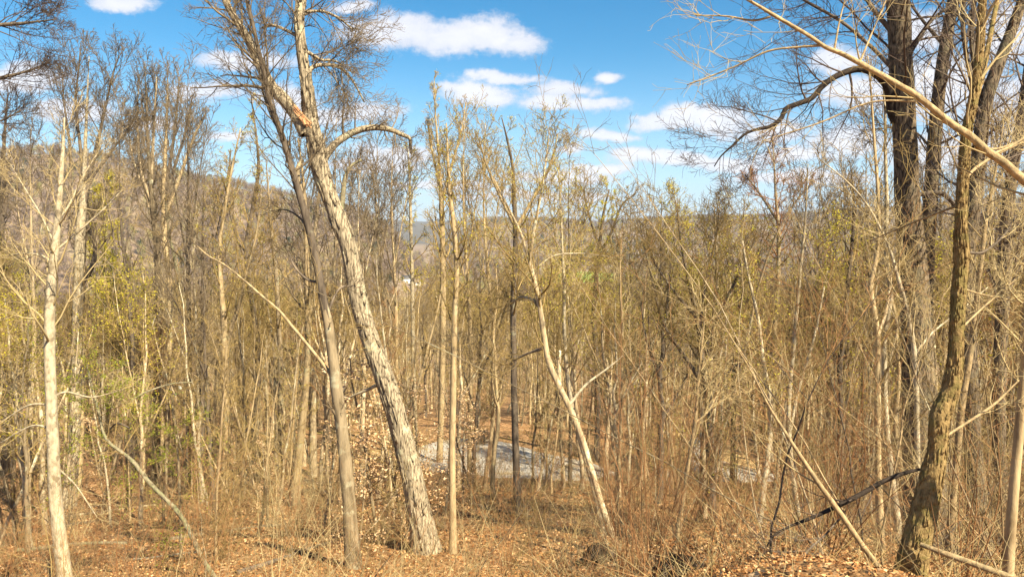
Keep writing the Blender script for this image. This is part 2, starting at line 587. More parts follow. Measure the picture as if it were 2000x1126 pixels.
M['white'] = solid('white_paint', (0.8, 0.8, 0.8))
M['cream'] = solid('cream_siding', (0.75, 0.68, 0.52))
M['roof'] = solid('dark_shingle', (0.10, 0.09, 0.085))
M['roof_tan'] = solid('brown_shingle', (0.28, 0.2, 0.14))
M['glass'] = solid('window_glass', (0.04, 0.05, 0.07), 0.15, 0.6)


def gravel_mat():
    m, T, b = mat('grey_gravel')
    tc = T.new('ShaderNodeTexCoord')
    n = T.noise(tc.outputs['Object'], 5, 8, 0.75)
    n2 = T.noise(tc.outputs['Object'], 0.6, 3)
    c = T.ramp(n, [(0.3, (0.19, 0.165, 0.135)), (0.5, (0.35, 0.315, 0.27)), (0.7, (0.44, 0.40, 0.345))])
    c = T.mix(T.smooth(n2, 0.45, 0.7), c, (0.30, 0.23, 0.14))
    T.put(b.inputs['Base Color'], c)
    bp = T.new('ShaderNodeBump'); bp.inputs['Distance'].default_value = 0.03
    T.put(bp.inputs['Height'], n); T.put(b.inputs['Normal'], bp.outputs[0])
    return m


def ground_mat():
    m, T, b = mat('leaf_strewn_soil')
    ge = T.new('ShaderNodeNewGeometry')
    P = ge.outputs['Position']
    v = T.new('ShaderNodeTexVoronoi'); v.inputs['Scale'].default_value = 11
    T.put(v.inputs['Vector'], P)
    sc = T.new('ShaderNodeSeparateColor'); T.l.new(v.outputs['Color'], sc.inputs[0])
    leaf = T.ramp(sc.outputs[0], [(0, (0.09, 0.042, 0.017)), (0.35, (0.22, 0.105, 0.042)), (0.7, (0.36, 0.20, 0.09)), (1, (0.50, 0.33, 0.19))])
    n = T.noise(P, 0.7, 5)
    c = T.mix(T.smooth(n, 0.35, 0.6), leaf, T.mix(T.smooth(T.noise(P, 5, 4), 0.4, 0.6), (0.12, 0.065, 0.028), (0.30, 0.175, 0.08)))
    moss = T.smooth(T.noise(P, 0.45, 4), 0.66, 0.74)
    c = T.mix(T.math('MULTIPLY', moss, 0.6), c, (0.24, 0.20, 0.04))
    dist = T.vec('LENGTH', P)
    far = T.ramp(T.noise(P, 0.02, 6, 0.7), [(0.3, (0.155, 0.105, 0.075)), (0.5, (0.22, 0.155, 0.11)), (0.7, (0.24, 0.19, 0.10))])
    c = T.mix(T.smooth(dist, 90, 260), c, far)
    c = T.mix(T.smooth(dist, 2300, 2700), c, (0.085, 0.07, 0.055))
    # grass: mown fields in the valley and a lawn nearer
    g = T.mix(T.noise(P, 0.05, 4), (0.15, 0.23, 0.035), (0.25, 0.33, 0.06))
    for (gx, gy, rx, ry) in GREENS:
        q = T.vec('MULTIPLY', T.vec('SUBTRACT', P, (gx, gy, 0)), (1 / rx, 1 / ry, 0))
        dd = T.math('ADD', T.vec('LENGTH', q), T.math('MULTIPLY_ADD', T.noise(P, 2.5 / rx, 3), 0.5, -0.25))
        c = T.mix(T.smooth(dd, 1.05, 0.92), c, g)
    T.put(b.inputs['Base Color'], c)
    bp = T.new('ShaderNodeBump'); bp.inputs['Distance'].default_value = 0.04; bp.inputs['Strength'].default_value = 0.8
    T.put(bp.inputs['Height'], T.math('ADD', v.outputs['Distance'], T.noise(P, 20, 4)))
    T.put(b.inputs['Normal'], bp.outputs[0])
    return m


def gy(px, py):
    Y = ground_hit(px, py)
    return (px - 1000) / F / (CP + (563 - py) / F * SP) * Y, Y


_f = gy(1135, 541)
_l1 = gy(742, 655)
_l2 = gy(352, 765)
_l3 = gy(765, 505)
GREENS = [(_f[0], _f[1], 58, 75), (_l1[0], _l1[1], 7, 22), (_l2[0], _l2[1], 2.6, 5), (gy(1420, 590)[0], gy(1420, 590)[1], 30, 50)]


# ------------------------------------------------------------------ the ground sheet
def build_ground():
    az = np.concatenate([np.linspace(-math.pi, -0.8, 46)[:-1], np.linspace(-0.8, 0.8, 300), np.linspace(0.8, math.pi, 46)[1:-1]])
    rad = np.concatenate([np.linspace(0.4, 14, 90), np.geomspace(14.3, 12000, 190)])
    A, D = np.meshgrid(az, rad)
    X, Y = D * np.sin(A), D * np.cos(A)
    Z = height(X, Y)
    nr, na = X.shape
    V = np.stack([X, Y, Z], -1).reshape(-1, 3)
    V = np.vstack([V, [[0, 0, float(height(0.0, 0.01))]]])
    i = np.arange(nr - 1)[:, None] * na + np.arange(na)[None]
    i2 = np.arange(nr - 1)[:, None] * na + (np.arange(na)[None] + 1) % na
    q = np.stack([i, i + na, i2 + na, i2], -1).reshape(-1, 4)
    a = np.arange(na)
    t = np.stack([np.full(na, nr * na), a, (a + 1) % na], -1)
    me = mesh_from('ground', V, [q, t], [ground_mat()])
    link('ground', me, kind='structure')


build_ground()


def sheet(name, outline, m, lift):
    """a sheet of ground cover draped on the terrain inside a closed outline of ground points"""
    P = np.array([gy(*p) for p in outline])
    n = len(P)
    e = np.vstack([P[-1:], P, P[:2]])
    out = []
    for i in range(n):
        for f in np.linspace(0, 1, 8)[:-1]:
            p0, p1, p2, p3 = e[i], e[i + 1], e[i + 2], e[i + 3]
            out.append(0.5 * (2 * p1 + (p2 - p0) * f + (2 * p0 - 5 * p1 + 4 * p2 - p3) * f * f + (3 * p1 - p0 - 3 * p2 + p3) * f ** 3))
    B = np.array(out)
    B += rng.normal(size=B.shape) * 0.06
    c = B.mean(0)
    rings = 14
    XY = np.concatenate([c + (B - c) * k / rings for k in range(1, rings + 1)])
    XY = np.vstack([XY, c])
    Z = height(XY[:, 0], XY[:, 1]) + lift
    nb = len(B)
    Z[(rings - 1) * nb:rings * nb] -= lift + 0.03
    i = np.arange(rings - 1)[:, None] * nb + np.arange(nb)[None]
    j = np.arange(rings - 1)[:, None] * nb + (np.arange(nb)[None] + 1) % nb
    q = np.stack([i, i + nb, j + nb, j], -1).reshape(-1, 4)
    a = np.arange(nb)
    t = np.stack([np.full(nb, rings * nb), a, (a + 1) % nb], -1)
    me = mesh_from(name, np.column_stack([XY, Z]), [q, t], [m])
    link(name, me, kind='structure')
    return B


M['gravel'] = gravel_mat()
M['dirt'] = solid('sandy_dirt', (0.50, 0.33, 0.15), 0.95, 0.1)
PAD = sheet('gravel_pad', [(770, 893), (830, 868), (880, 858), (940, 857), (1000, 868), (1060, 886), (1130, 898), (1185, 915), (1200, 930), (1110, 938), (1000, 932), (880, 925), (800, 912)], M['gravel'], 0.10)
sheet('bare_earth', [(700, 885), (760, 878), (800, 890), (790, 905), (700, 905)], M['dirt'], 0.06)
sheet('gravel_road', [(1340, 862), (1375, 852), (1388, 880), (1400, 910), (1460, 922), (1520, 930), (1500, 942), (1400, 940), (1350, 925), (1345, 890)], M['gravel'], 0.10)
sheet('bare_earth', [(1392, 862), (1430, 872), (1480, 905), (1500, 916), (1440, 916), (1405, 900)], M['dirt'], 0.05)
sheet('bare_earth', [(1300, 850), (1335, 845), (1345, 870), (1335, 900), (1300, 890)], M['dirt'], 0.05)


def near_pad(x, y):
    # clear ground seen between the trunks
    d = np.hypot(x, y)
    px = 1000 + F * x / np.maximum(y, 0.1)
    return ((d > 33) & (d < 49) & (px > 690) & (px < 1215)) | ((d > 35) & (d < 50) & (px > 1335) & (px < 1490))


# ------------------------------------------------------------------ traced trees
def trace(pts, Y, dY=0.0, n=40, root=True, wob=0.0):
    """pts: (px, py, width px) from the root up -> samples (x y z r) at a real distance Y, leaning dY metres deeper towards the top"""
    m = len(pts)
    out = []
    for k, (px, py, w) in enumerate(pts):
        yy = Y + dY * k / (m - 1)
        p = pix(px, py, yy)
        out.append([*p, w * yy / F / 2])
    if root:
        x, y, z, r = out[0]
        g = float(height(x, y))
        if z > g + 0.05:
            d = np.array(out[0][:3]) - np.array(out[1][:3])
            d = d / max(abs(d[2]), 0.05) * (z - g + 0.15)
            out.insert(0, [x + float(np.clip(d[0], -0.6, 0.6)), y, g - 0.15, r * 1.12])
    q = spline(out, n)
    if wob:
        k = np.linspace(0, 1, n)
        q[:, 1] += wob * (np.sin(k * 9 + Y) * 0.6 + np.sin(k * 17 + 2 * Y) * 0.3)
    return q


CR = {  # crown recipes
    'none': [],
    'fine': [dict(n=26, tr=(0.45, 0.98), ang=35, L=1.0, K=7, wob=0.10, up=0.10, rr=0.5, rmin=0.006, lt=0.55),
             dict(n=7, tr=(0.2, 1.0), ang=38, rel=0.5, K=5, wob=0.13, up=0.08, rr=0.55, rmin=0.004),
             dict(n=6, tr=(0.15, 1.0), ang=40, rel=0.5, K=4, wob=0.16, up=0.06, rr=0.6, rmin=0.003, lmin=0.2)],
}


def fine(n1=24, L1=3.0, a1=38, n2=7, n3=6, n4=0, up1=0.10, rmin=0.004, tr=(0.45, 0.99), rr1=0.34, wob=0.13, r2=0.5, up2=0.07, lt=0.72):
    lv = [dict(n=n1, tr=tr, ang=a1, L=L1, K=7, wob=wob, up=up1, rr=rr1, rmin=rmin * 1.6, lt=lt),
          dict(n=n2, tr=(0.2, 1.0), ang=40, rel=r2, K=5, wob=wob * 1.5, up=up2, rr=0.6, rmin=rmin * 1.2, lmin=0.25),
          dict(n=n3, tr=(0.15, 1.0), ang=42, rel=0.5, K=4, wob=wob * 1.7, up=up2, rr=0.65, rmin=rmin, lmin=0.15)]
    if n4: lv.append(dict(n=n4, tr=(0.1, 1.0), ang=45, rel=0.5, K=3, wob=0.2, up=up2 * 0.6, rr=0.7, rmin=rmin * 0.8, lmin=0.08))
    return lv


def hero(label, pts, Y=None, bark='grey', twigs='twig', limbs=(), crown=None, limb_crown=None, n=44, S=12, rough=0.05, dY=0.0,
         name='tree', cat='tree', leaf=None, nleaf=0, lsize=0.05, extra=0.0, flare=1.25, group=None, trunk_name='trunk', root=True, wob=0.0):
    if Y is None:
        Y = ground_hit(pts[0][0], pts[0][1])
    if extra:  # carry the trunk on above the frame
        (x1, y1, w1), (x0, y0, w0) = pts[-1], pts[-2]
        dd = math.hypot(x1 - x0, y1 - y0)
        k = extra * F / Y
        pts = list(pts) + [(x1 + (x1 - x0) / dd * k * 0.5, y1 + (y1 - y0) / dd * k * 0.5, w1 * 0.7), (x1 + (x1 - x0) / dd * k * 0.8, y1 + (y1 - y0) / dd * k, max(w1 * 0.2, 1.0))]
    q = trace(pts, Y, dY, n, root, wob)
    if flare and root:
        k = np.arange(n) / n * blen(q[None, :, :3])[0]
        q[:, 3] *= 1 + (flare - 1) * np.exp(-k / (q[0, 3] * 3.0))
    base = np.array([q[0, 0], q[0, 1], float(height(q[0, 0], q[0, 1])) if root else q[0, 2]])
    def far_(lv): return [dict(l_, rmin=max(l_['rmin'], Y * 0.00032 * (1.3, 1.05, 0.9, 0.8)[i_])) for i_, l_ in enumerate(lv)] if lv else lv
    crown, limb_crown = far_(crown), far_(limb_crown)
    limbs = [dict(l_, crown=far_(l_['crown'])) if 'crown' in l_ else l_ for l_ in limbs]
    root_o = thing(name, label, cat, base, group)
    G = Geo(); G.tubes(q[None, :, :3], q[None, :, 3], S, rough, cap=True)
    link(trunk_name, G.build('trunk_mesh', [M[bark]], origin=base), root_o)
    GC = Geo()
    tips = []
    for lb in limbs:
        lpts = lb['pts']
        Yl = lb.get('Y', Y + 0.0)
        lq = trace(lpts, Yl, lb.get('dY', 0.4), lb.get('n', 26), False)
        # seat the limb in its trunk
        dd = np.linalg.norm(q[:, [0, 2]] - lq[0, [0, 2]], axis=1)
        k = int(np.argmin(dd))
        off = q[k, 1] - lq[0, 1]
        lq[:, 1] += off
        G = Geo(); G.tubes(lq[None, :, :3], lq[None, :, 3], 9, rough, cap=True)
        link('branch', G.build('branch_mesh', [M[lb.get('bark', bark)]], origin=base), root_o)
        lc = lb.get('crown', limb_crown)
        if lc:
            tips += crown_levels(GC, lq[None, :, :3], lq[None, :, 3], lc, [4, 3, 3, 3])
    if crown:
        tips += crown_levels(GC, q[None, :, :3], q[None, :, 3], crown, [5, 4, 3, 3])
    if GC.n:
        link('crown', GC.build('crown_mesh', [M[twigs]], origin=base), root_o)
    if leaf and tips:
        C = np.concatenate([t[:, 1:].reshape(-1, 3) for t in tips[-2:]])
        C = C[rng.integers(0, len(C), nleaf)] + rng.normal(size=(nleaf, 3)) * lsize * 0.7
        G = Geo(); G.leaves(C, lsize * (0.6 + 0.8 * rng.random(nleaf)))
        link('foliage', G.build('foliage_mesh', [M[leaf]], smooth=False, origin=base, tint=True), root_o)
    return root_o, q, base


def L_(pts, **k):
    d = dict(pts=pts); d.update(k); return d


side = fine(n1=12, L1=1.6, n2=6, n3=5, rmin=0.004, tr=(0.25, 1.0), a1=50, up1=0.05)

# --- the leaning shaggy-barked tree
hick, hq, hb = hero(
    'big leaning tree with shaggy grey bark, forked high up beside a torn orange stub',
    [(832, 1078, 54), (822, 1020, 46), (805, 930, 41), (785, 850, 39), (760, 765, 37), (733, 690, 36), (708, 615, 34), (692, 540, 33), (680, 480, 33), (660, 425, 34),
     (640, 375, 31), (626, 330, 33), (617, 285, 34), (607, 235, 28), (602, 190, 23), (596, 140, 21), (588, 90, 19), (585, 40, 18), (590, -10, 16)],
    bark='shag', twigs='twig_grey', n=240, S=44, rough=0.09, extra=2.0, flare=1.15,
    limbs=[
        L_([(598, 262, 26), (578, 225, 25), (552, 192, 24), (527, 165, 22), (510, 130, 20), (497, 100, 18), (478, 65, 16), (458, 35, 14), (442, 5, 13), (430, -40, 10)], n=60,
           crown=fine(n1=22, L1=1.5, n2=8, n3=6, a1=35, rmin=0.003, tr=(0.3, 1.0), up1=0.02)),
        L_([(630, 312, 17), (648, 288, 15), (672, 268, 14), (702, 254, 13), (735, 249, 12), (765, 254, 10), (783, 262, 9), (800, 270, 7), (801, 285, 5), (802, 300, 3)], n=40,
           crown=fine(n1=13, L1=0.75, n2=7, n3=5, a1=60, rmin=0.0025, tr=(0.25, 0.98), up1=0.06)),
        L_([(604, 150, 9), (607, 135, 9), (620, 128, 8), (645, 127, 7), (668, 135, 6), (690, 160, 4), (712, 200, 3)], crown=fine(n1=20, L1=1.3, n2=8, n3=6, a1=60, rmin=0.0025, tr=(0.1, 0.98), up1=-0.03, lt=0.4)),
        L_([(596, 100, 8), (612, 108, 6), (628, 117, 5), (650, 118, 4), (672, 128, 3)], crown=fine(n1=18, L1=1.1, n2=8, n3=6, a1=55, rmin=0.0025, tr=(0.1, 0.98), up1=-0.02, lt=0.4)),
        L_([(589, 30, 8), (612, 22, 6), (640, 25, 5), (668, 40, 4), (690, 60, 3)], crown=fine(n1=20, L1=1.1, n2=8, n3=6, a1=50, rmin=0.0025, tr=(0.1, 0.98), up1=-0.02, lt=0.4)),
        L_([(580, 70, 8), (560, 60, 6), (535, 50, 5), (510, 55, 3)], crown=fine(n1=12, L1=0.7, n2=6, n3=5, a1=50, rmin=0.0025, tr=(0.2, 0.98))),
        L_([(663, 430, 9), (668, 402, 10), (671, 372, 9), (675, 345, 8), (684, 325, 6), (706, 312, 4)], bark='lichen', crown=fine(n1=9, L1=0.6, n2=5, n3=4, a1=50, rmin=0.0025)),
        L_([(735, 752, 7), (715, 762, 6), (690, 772, 4), (674, 782, 3)], bark='pale', crown=fine(n1=4, L1=0.4, n2=3, n3=2)),
    ],
    crown=fine(n1=26, L1=1.1, n2=7, n3=6, a1=55, rmin=0.0025, tr=(0.80, 0.99), up1=0.0, rr1=0.2))
# the torn stub
def torn_stub():
    Yh = hq[int(np.argmin(np.abs(hq[:, 2] - pix(600, 225, hq[0, 1])[2]))), 1]
    G = Geo()
    a, b_ = pix(606, 246, Yh - 0.1), pix(561, 196, Yh - 0.1)
    ax = norm(b_ - a)
    for k in range(16):
        o = rng.normal(size=3) * 0.025
        ln = 0.45 + 0.55 * rng.random()
        P = np.linspace(0, 1, 5)[:, None] * (b_ - a)[None] * ln + a + o * np.linspace(1.2, 0.7, 5)[:, None] + rng.normal(size=(5, 3)) * 0.008
        G.tubes(P[None], np.array([[0.026, 0.024, 0.018, 0.010, 0.002]]) * (0.7 + 0.6 * rng.random()), 5, 0.3)
    o = link('torn_stub', G.build('torn_stub_mesh', [M['splinter']], origin=hb), hick)
    o['label'] = 'splintered orange stub of a torn-off limb'
torn_stub()


def bark_plates(q, base, parent, n, mats, lo, hi, seed, sc=1.0, thick=0.008):
    """curling plates of loose bark that stand proud of the trunk"""
    r_ = np.random.default_rng(seed)
    G = Geo()
    K = len(q)
    for _ in range(n):
        k = int(r_.integers(int(lo * K), int(hi * K) - 2))
        t = norm(q[min(k + 2, K - 1), :3] - q[k, :3])
        th = r_.random() * 6.283
        u = norm(np.cross(t, [0.3, 1, 0.1])); v = np.cross(t, u)
        ln = r_.uniform(0.12, 0.42) * sc; w = r_.uniform(0.010, 0.03) * sc
        rad = q[k, 3]
        P = []
        for s_, lift, ww in ((0, 0.006 + r_.random() ** 2 * 0.03, 0.7), (0.35, 0.004, 1), (0.7, 0.003, 0.9), (1, r_.random() * 0.008, 0.35)):
            for sg in (-1, 1):
                a = th + sg * w * ww / rad
                P.append(q[k, :3] + t * ln * s_ + (math.cos(a) * u + math.sin(a) * v) * (rad * 1.04 + lift * sc))
        P = np.array(P)
        P2 = P - (math.cos(th) * u + math.sin(th) * v) * thick
        f = [[0, 1, 3, 2], [2, 3, 5, 4], [4, 5, 7, 6]]
        fb = [[a + 8 for a in reversed(x)] for x in f]
        ed = [[0, 8, 9, 1], [1, 9, 11, 3], [3, 11, 13, 5], [5, 13, 15, 7], [7, 15, 14, 6], [6, 14, 12, 4], [4, 12, 10, 2], [2, 10, 8, 0]]
        G.add(np.vstack([P, P2]), quads=np.array(f + fb + ed))
    o = link('bark_strips', G.build('bark_strips_mesh', mats, smooth=False, origin=base), parent, kind='stuff')
    return o


bark_plates(hq, hb, hick, 260, [M['shag']], 0.02, 0.86, 3)

# --- the darker twin in front-left of it
hero('slim leaning tree left of the shaggy one, pale below and dark above',
     [(690, 1108, 30), (684, 1010, 27), (676, 920, 25), (668, 840, 24), (658, 760, 23), (649, 690, 20), (640, 625, 18), (628, 575, 14), (626, 555, 9)],
     bark='grey', twigs='twig_grey', n=110, S=18, rough=0.07,
     limbs=[L_([(641, 632, 17), (633, 592, 17), (626, 555, 16), (616, 500, 16), (602, 440, 15), (588, 390, 14), (572, 335, 13), (556, 280, 12), (540, 235, 11), (524, 190, 10), (515, 140, 9), (503, 90, 8), (492, 40, 7), (480, -10, 6), (462, -70, 4)],
               bark='dark', n=90, dY=0.0, crown=fine(n1=44, L1=1.3, n2=7, n3=5, a1=42, rmin=0.0028, tr=(0.35, 0.99), up1=0.06, rr1=0.3, lt=0.4)),
            L_([(655, 742, 8), (632, 712, 7), (600, 672, 6), (570, 636, 6), (545, 606, 5), (512, 578, 5), (480, 550, 4), (440, 518, 4), (405, 498, 3), (380, 475, 2)], bark='tan', n=60,
               crown=fine(n1=11, L1=0.9, n2=5, n3=4, a1=45, rmin=0.003)),
            L_([(590, 392, 12), (583, 360, 12), (580, 335, 11), (588, 312, 4)], bark='grey', crown=fine(n1=4, L1=0.5, n2=4, n3=4)),
            L_([(552, 262, 7), (535, 235, 7), (520, 200, 5), (512, 175, 4)], bark='dark', crown=fine(n1=8, L1=0.6, n2=5, n3=4)),
            L_([(628, 552, 6), (600, 545, 5), (575, 520, 4), (560, 485, 3)], bark='dark', crown=fine(n1=7, L1=0.7, n2=5, n3=4)),
            L_([(612, 470, 5), (590, 430, 4), (560, 410, 3), (530, 412, 2)], bark='dark', crown=fine(n1=7, L1=0.7, n2=5, n3=4)),
            L_([(640, 612, 5), (655, 575, 4), (668, 560, 4), (690, 558, 3)], bark='dark', crown=fine(n1=5, L1=0.5, n2=4, n3=4))],
     crown=fine(n1=5, L1=0.5, n2=5, n3=3, a1=50, rmin=0.0028, tr=(0.4, 0.9)))

# --- pale trees on the left
hero('pale smooth-barked tree nearest the edge, light trunk running out of the bottom',
     [(128, 1140, 28), (118, 1060, 26), (108, 970, 24), (104, 880, 22), (100, 780, 21), (97, 690, 20), (97, 620, 19), (100, 560, 17), (107, 490, 15), (114, 420, 12), (119, 350, 9), (123, 290, 6), (126, 230, 3)],
     Y=11.5, bark='pale', twigs='twig_pale', n=110, S=20, rough=0.05,
     limbs=[L_([(104, 545, 6), (96, 508, 5), (60, 495, 4), (20, 498, 3)]),
            L_([(96, 790, 5), (60, 790, 4), (20, 812, 3), (-20, 840, 2)]), L_([(97, 835, 5), (60, 832, 4), (0, 865, 3)]),
            L_([(106, 492, 5), (150, 455, 4), (200, 410, 3), (240, 370, 2)]), L_([(108, 480, 4), (80, 420, 3), (50, 370, 2), (20, 320, 1)]),
            L_([(102, 775, 5), (130, 765, 4), (180, 775, 3), (240, 760, 2)]), L_([(113, 430, 5), (135, 400, 4), (165, 340, 3), (190, 300, 2)]),
            L_([(104, 905, 5), (122, 922, 4), (150, 950, 3), (190, 1010, 2)])],
     limb_crown=fine(n1=8, L1=0.9, n2=5, n3=4, rmin=0.0024), crown=fine(n1=20, L1=1.5, n2=6, n3=5, a1=36, rmin=0.0026, tr=(0.55, 0.99), rr1=0.25))
hero('straight pale tree behind the smooth edge tree, thicker of a close pair of trunks',
     [(134, 988, 25), (143, 880, 22), (148, 790, 21), (151, 700, 20), (152, 610, 19), (154, 520, 18), (158, 440, 17), (163, 390, 12), (166, 300, 7), (170, 200, 4), (174, 110, 1)],
     bark='pale', twigs='twig_grey', n=60, S=14,
     limbs=[L_([(160, 420, 9), (163, 340, 8), (156, 280, 6), (148, 200, 4), (154, 130, 3), (158, 80, 1)], bark='dark', n=30),
            L_([(164, 400, 9), (178, 330, 8), (195, 260, 6), (210, 190, 4), (225, 130, 3), (238, 100, 1)], bark='dark', n=30),
            L_([(158, 500, 8), (140, 470, 7), (135, 400, 6), (138, 300, 5), (125, 200, 3), (122, 140, 2)], bark='dark', n=30),
            L_([(158, 560, 7), (180, 520, 9), (186, 480, 8), (172, 440, 6), (170, 420, 5)], bark='dark', n=20),
            L_([(165, 380, 6), (185, 340, 5), (215, 300, 4), (250, 250, 2)], bark='dark', n=16)],
     limb_crown=fine(n1=22, L1=2.2, n2=7, n3=6, rmin=0.005, a1=38, up1=0.10, lt=0.5), crown=fine(n1=8, L1=1.5, n2=5, n3=5, rmin=0.006))
hero('second trunk close against the straight pale tree on its right side', [(150, 975, 14), (157, 860, 13), (159, 760, 12), (160, 660, 11), (161, 560, 9), (166, 460, 7), (172, 380, 5), (176, 300, 3)],
     bark='tan', twigs='twig_grey', n=36, S=9, crown=fine(n1=14, L1=1.6, n2=5, n3=4, rmin=0.006))
hero('tall tree with broom-like upright crown standing left of the two-toned trunk',
     [(304, 948, 16), (306, 820, 15), (308, 700, 14), (309, 600, 14), (307, 500, 12), (300, 420, 10), (293, 340, 7), (288, 260, 5), (286, 190, 3), (283, 120, 1)],
     bark='grey', twigs='twig_grey', n=60, S=10, limbs=[L_([(303, 450, 7), (285, 380, 5), (262, 320, 4), (250, 250, 2)]), L_([(296, 380, 7), (298, 300, 6), (302, 220, 4), (306, 150, 2)]), L_([(298, 400, 6), (275, 330, 5), (268, 220, 3), (272, 160, 2)])],
     limb_crown=fine(n1=18, L1=1.7, n2=7, n3=5, rmin=0.005, a1=28, up1=0.18, lt=0.5), crown=fine(n1=34, L1=2.4, n2=7, n3=5, a1=30, rmin=0.005, tr=(0.5, 0.99), up1=0.2, lt=0.55))
hero('tall tree with a two-toned trunk and wide upright dark crown',
     [(314, 905, 11), (320, 800, 13), (326, 730, 12), (331, 650, 12), (332, 560, 10), (322, 470, 11), (320, 380, 9), (323, 300, 7), (326, 220, 4), (328, 120, 1)],
     bark='tan', twigs='twig_grey', n=60, S=10, limbs=[L_([(322, 400, 8), (340, 330, 6), (362, 260, 4), (375, 200, 2)], bark='dark'), L_([(322, 430, 8), (346, 360, 6), (378, 270, 5), (402, 220, 2)]), L_([(321, 380, 7), (335, 300, 6), (345, 220, 4), (350, 150, 2)], bark='dark'),
              L_([(324, 480, 5), (300, 430, 5), (282, 350, 3), (270, 290, 2)])],
     limb_crown=fine(n1=18, L1=1.8, n2=7, n3=5, rmin=0.005, a1=28, up1=0.17, lt=0.5), crown=fine(n1=32, L1=2.4, n2=7, n3=5, a1=30, rmin=0.005, tr=(0.45, 0.99), up1=0.18, lt=0.55))
hero('crooked pale tree with a broken top, right of the two-toned trunk',
     [(420, 935, 13), (410, 850, 12), (399, 780, 11), (384, 700, 10), (368, 620, 9), (352, 560, 8), (340, 500, 6), (328, 440, 4), (322, 380, 2)], bark='lichen', twigs='twig', n=44, S=9,
     limbs=[L_([(352, 560, 6), (375, 500, 5), (384, 440, 4), (382, 390, 3)], bark='pale')], limb_crown=fine(n1=6, L1=0.9, n2=4, n3=4, rmin=0.005), crown=fine(n1=20, L1=1.9, n2=6, n3=4, rmin=0.005))
hero('tan trunk forked at mid height standing over a brown-leaved beech sapling', [(438, 975, 15), (440, 880, 14), (441, 780, 13), (439, 700, 13), (438, 640, 12), (432, 560, 9), (428, 490, 7), (440, 400, 6), (455, 320, 4), (470, 250, 2)],
     bark='tan', twigs='twig', n=50, S=10, limbs=[L_([(440, 700, 10), (452, 640, 9), (466, 600, 7), (480, 540, 5), (500, 460, 4), (510, 380, 2)], bark='tan')],
     limb_crown=fine(n1=16, L1=1.8, n2=6, n3=5, rmin=0.005), crown=fine(n1=26, L1=2.0, n2=6, n3=5, rmin=0.005), leaf='bud_dim', nleaf=700, lsize=0.07)
hero('pale-footed tree left of the slim leaning one, its trunk dark on one side', [(575, 985, 20), (583, 900, 17), (590, 830, 15), (597, 760, 14), (601, 690, 12), (601, 620, 12), (600, 540, 10), (598, 470, 9), (596, 400, 7), (590, 330, 5), (582, 270, 3)],
     bark='tan', twigs='twig_grey', n=56, S=10, crown=fine(n1=30, L1=2.2, n2=7, n3=5, rmin=0.005, tr=(0.5, 0.99)))
hero('shaded slender tree just right of the pale-footed one', [(612, 930, 15), (611, 820, 14), (610, 700, 13), (606, 600, 11), (612, 500, 9), (618, 420, 7), (628, 340, 5), (636, 260, 2)],
     bark='grey', twigs='twig_grey', n=44, S=9, crown=fine(n1=26, L1=2.0, n2=6, n3=5, rmin=0.006, a1=30, up1=0.18))
hero('dark crooked tree behind and left of the slim leaning trunk', [(500, 930, 12), (497, 820, 12), (505, 720, 11), (500, 640, 11), (488, 560, 10), (482, 480, 9), (495, 400, 8), (505, 330, 6), (500, 260, 4), (490, 190, 2)],
     bark='dark', twigs='twig', n=44, S=9, limbs=[L_([(486, 520, 8), (460, 450, 7), (445, 380, 5), (450, 300, 3)], bark='dark')], limb_crown=fine(n1=16, L1=1.6, n2=6, n3=5, rmin=0.006), crown=fine(n1=26, L1=2.2, n2=6, n3=5, rmin=0.006), leaf='bud_dim', nleaf=900, lsize=0.08)
hero('dead pale stick-like trunk beside the splayed roots left of the leaning pair', [(545, 960, 14), (548, 850, 12), (548, 740, 11), (545, 640, 9), (540, 540, 8), (530, 450, 6), (525, 380, 4), (520, 320, 2)],
     bark='grey', twigs='twig', n=40, S=9, crown=fine(n1=24, L1=2.0, n2=6, n3=5, rmin=0.005))
# --- centre
hero('straight slender trunk, left one of the close pair in the middle', [(858, 905, 12), (862, 800, 12), (864, 700, 12), (865, 600, 12), (865, 500, 11), (863, 420, 10), (860, 350, 6), (855, 280, 4), (850, 220, 3), (848, 150, 1)],
     bark='tan', twigs='twig', n=56, S=10, limbs=[L_([(862, 400, 6), (880, 330, 5), (900, 260, 3), (910, 200, 2)]), L_([(861, 370, 6), (845, 300, 4), (835, 240, 3)])],
     limb_crown=fine(n1=12, L1=1.4, n2=6, n3=5, rmin=0.006, a1=30, up1=0.2), crown=fine(n1=30, L1=2.1, n2=6, n3=5, rmin=0.006, tr=(0.5, 0.99), a1=32, up1=0.18), leaf='bud_dim', nleaf=500, lsize=0.08)
hero('straight slender trunk, right one of the close pair in the middle, foot lit bright', [(885, 1080, 15), (884, 980, 14), (883, 880, 13), (885, 780, 13), (886, 700, 12), (889, 600, 11), (892, 520, 10), (886, 440, 9), (878, 370, 7), (874, 300, 5), (872, 240, 2)],
     bark='tan', twigs='twig', n=60, S=11, crown=fine(n1=24, L1=1.2, n2=6, n3=4, rmin=0.004, tr=(0.5, 0.99), a1=32, up1=0.15), leaf='bud', nleaf=500, lsize=0.04)
hero('thin straight pole-like tree between the shaggy trunk and the middle pair', [(812, 900, 9), (810, 800, 9), (807, 700, 8), (806, 600, 8), (804, 500, 7), (802, 420, 6), (800, 350, 4), (797, 290, 2)],
     bark='pale', twigs='twig', n=40, S=8, crown=fine(n1=22, L1=1.8, n2=5, n3=5, rmin=0.005), leaf='bud', nleaf=1400, lsize=0.08)
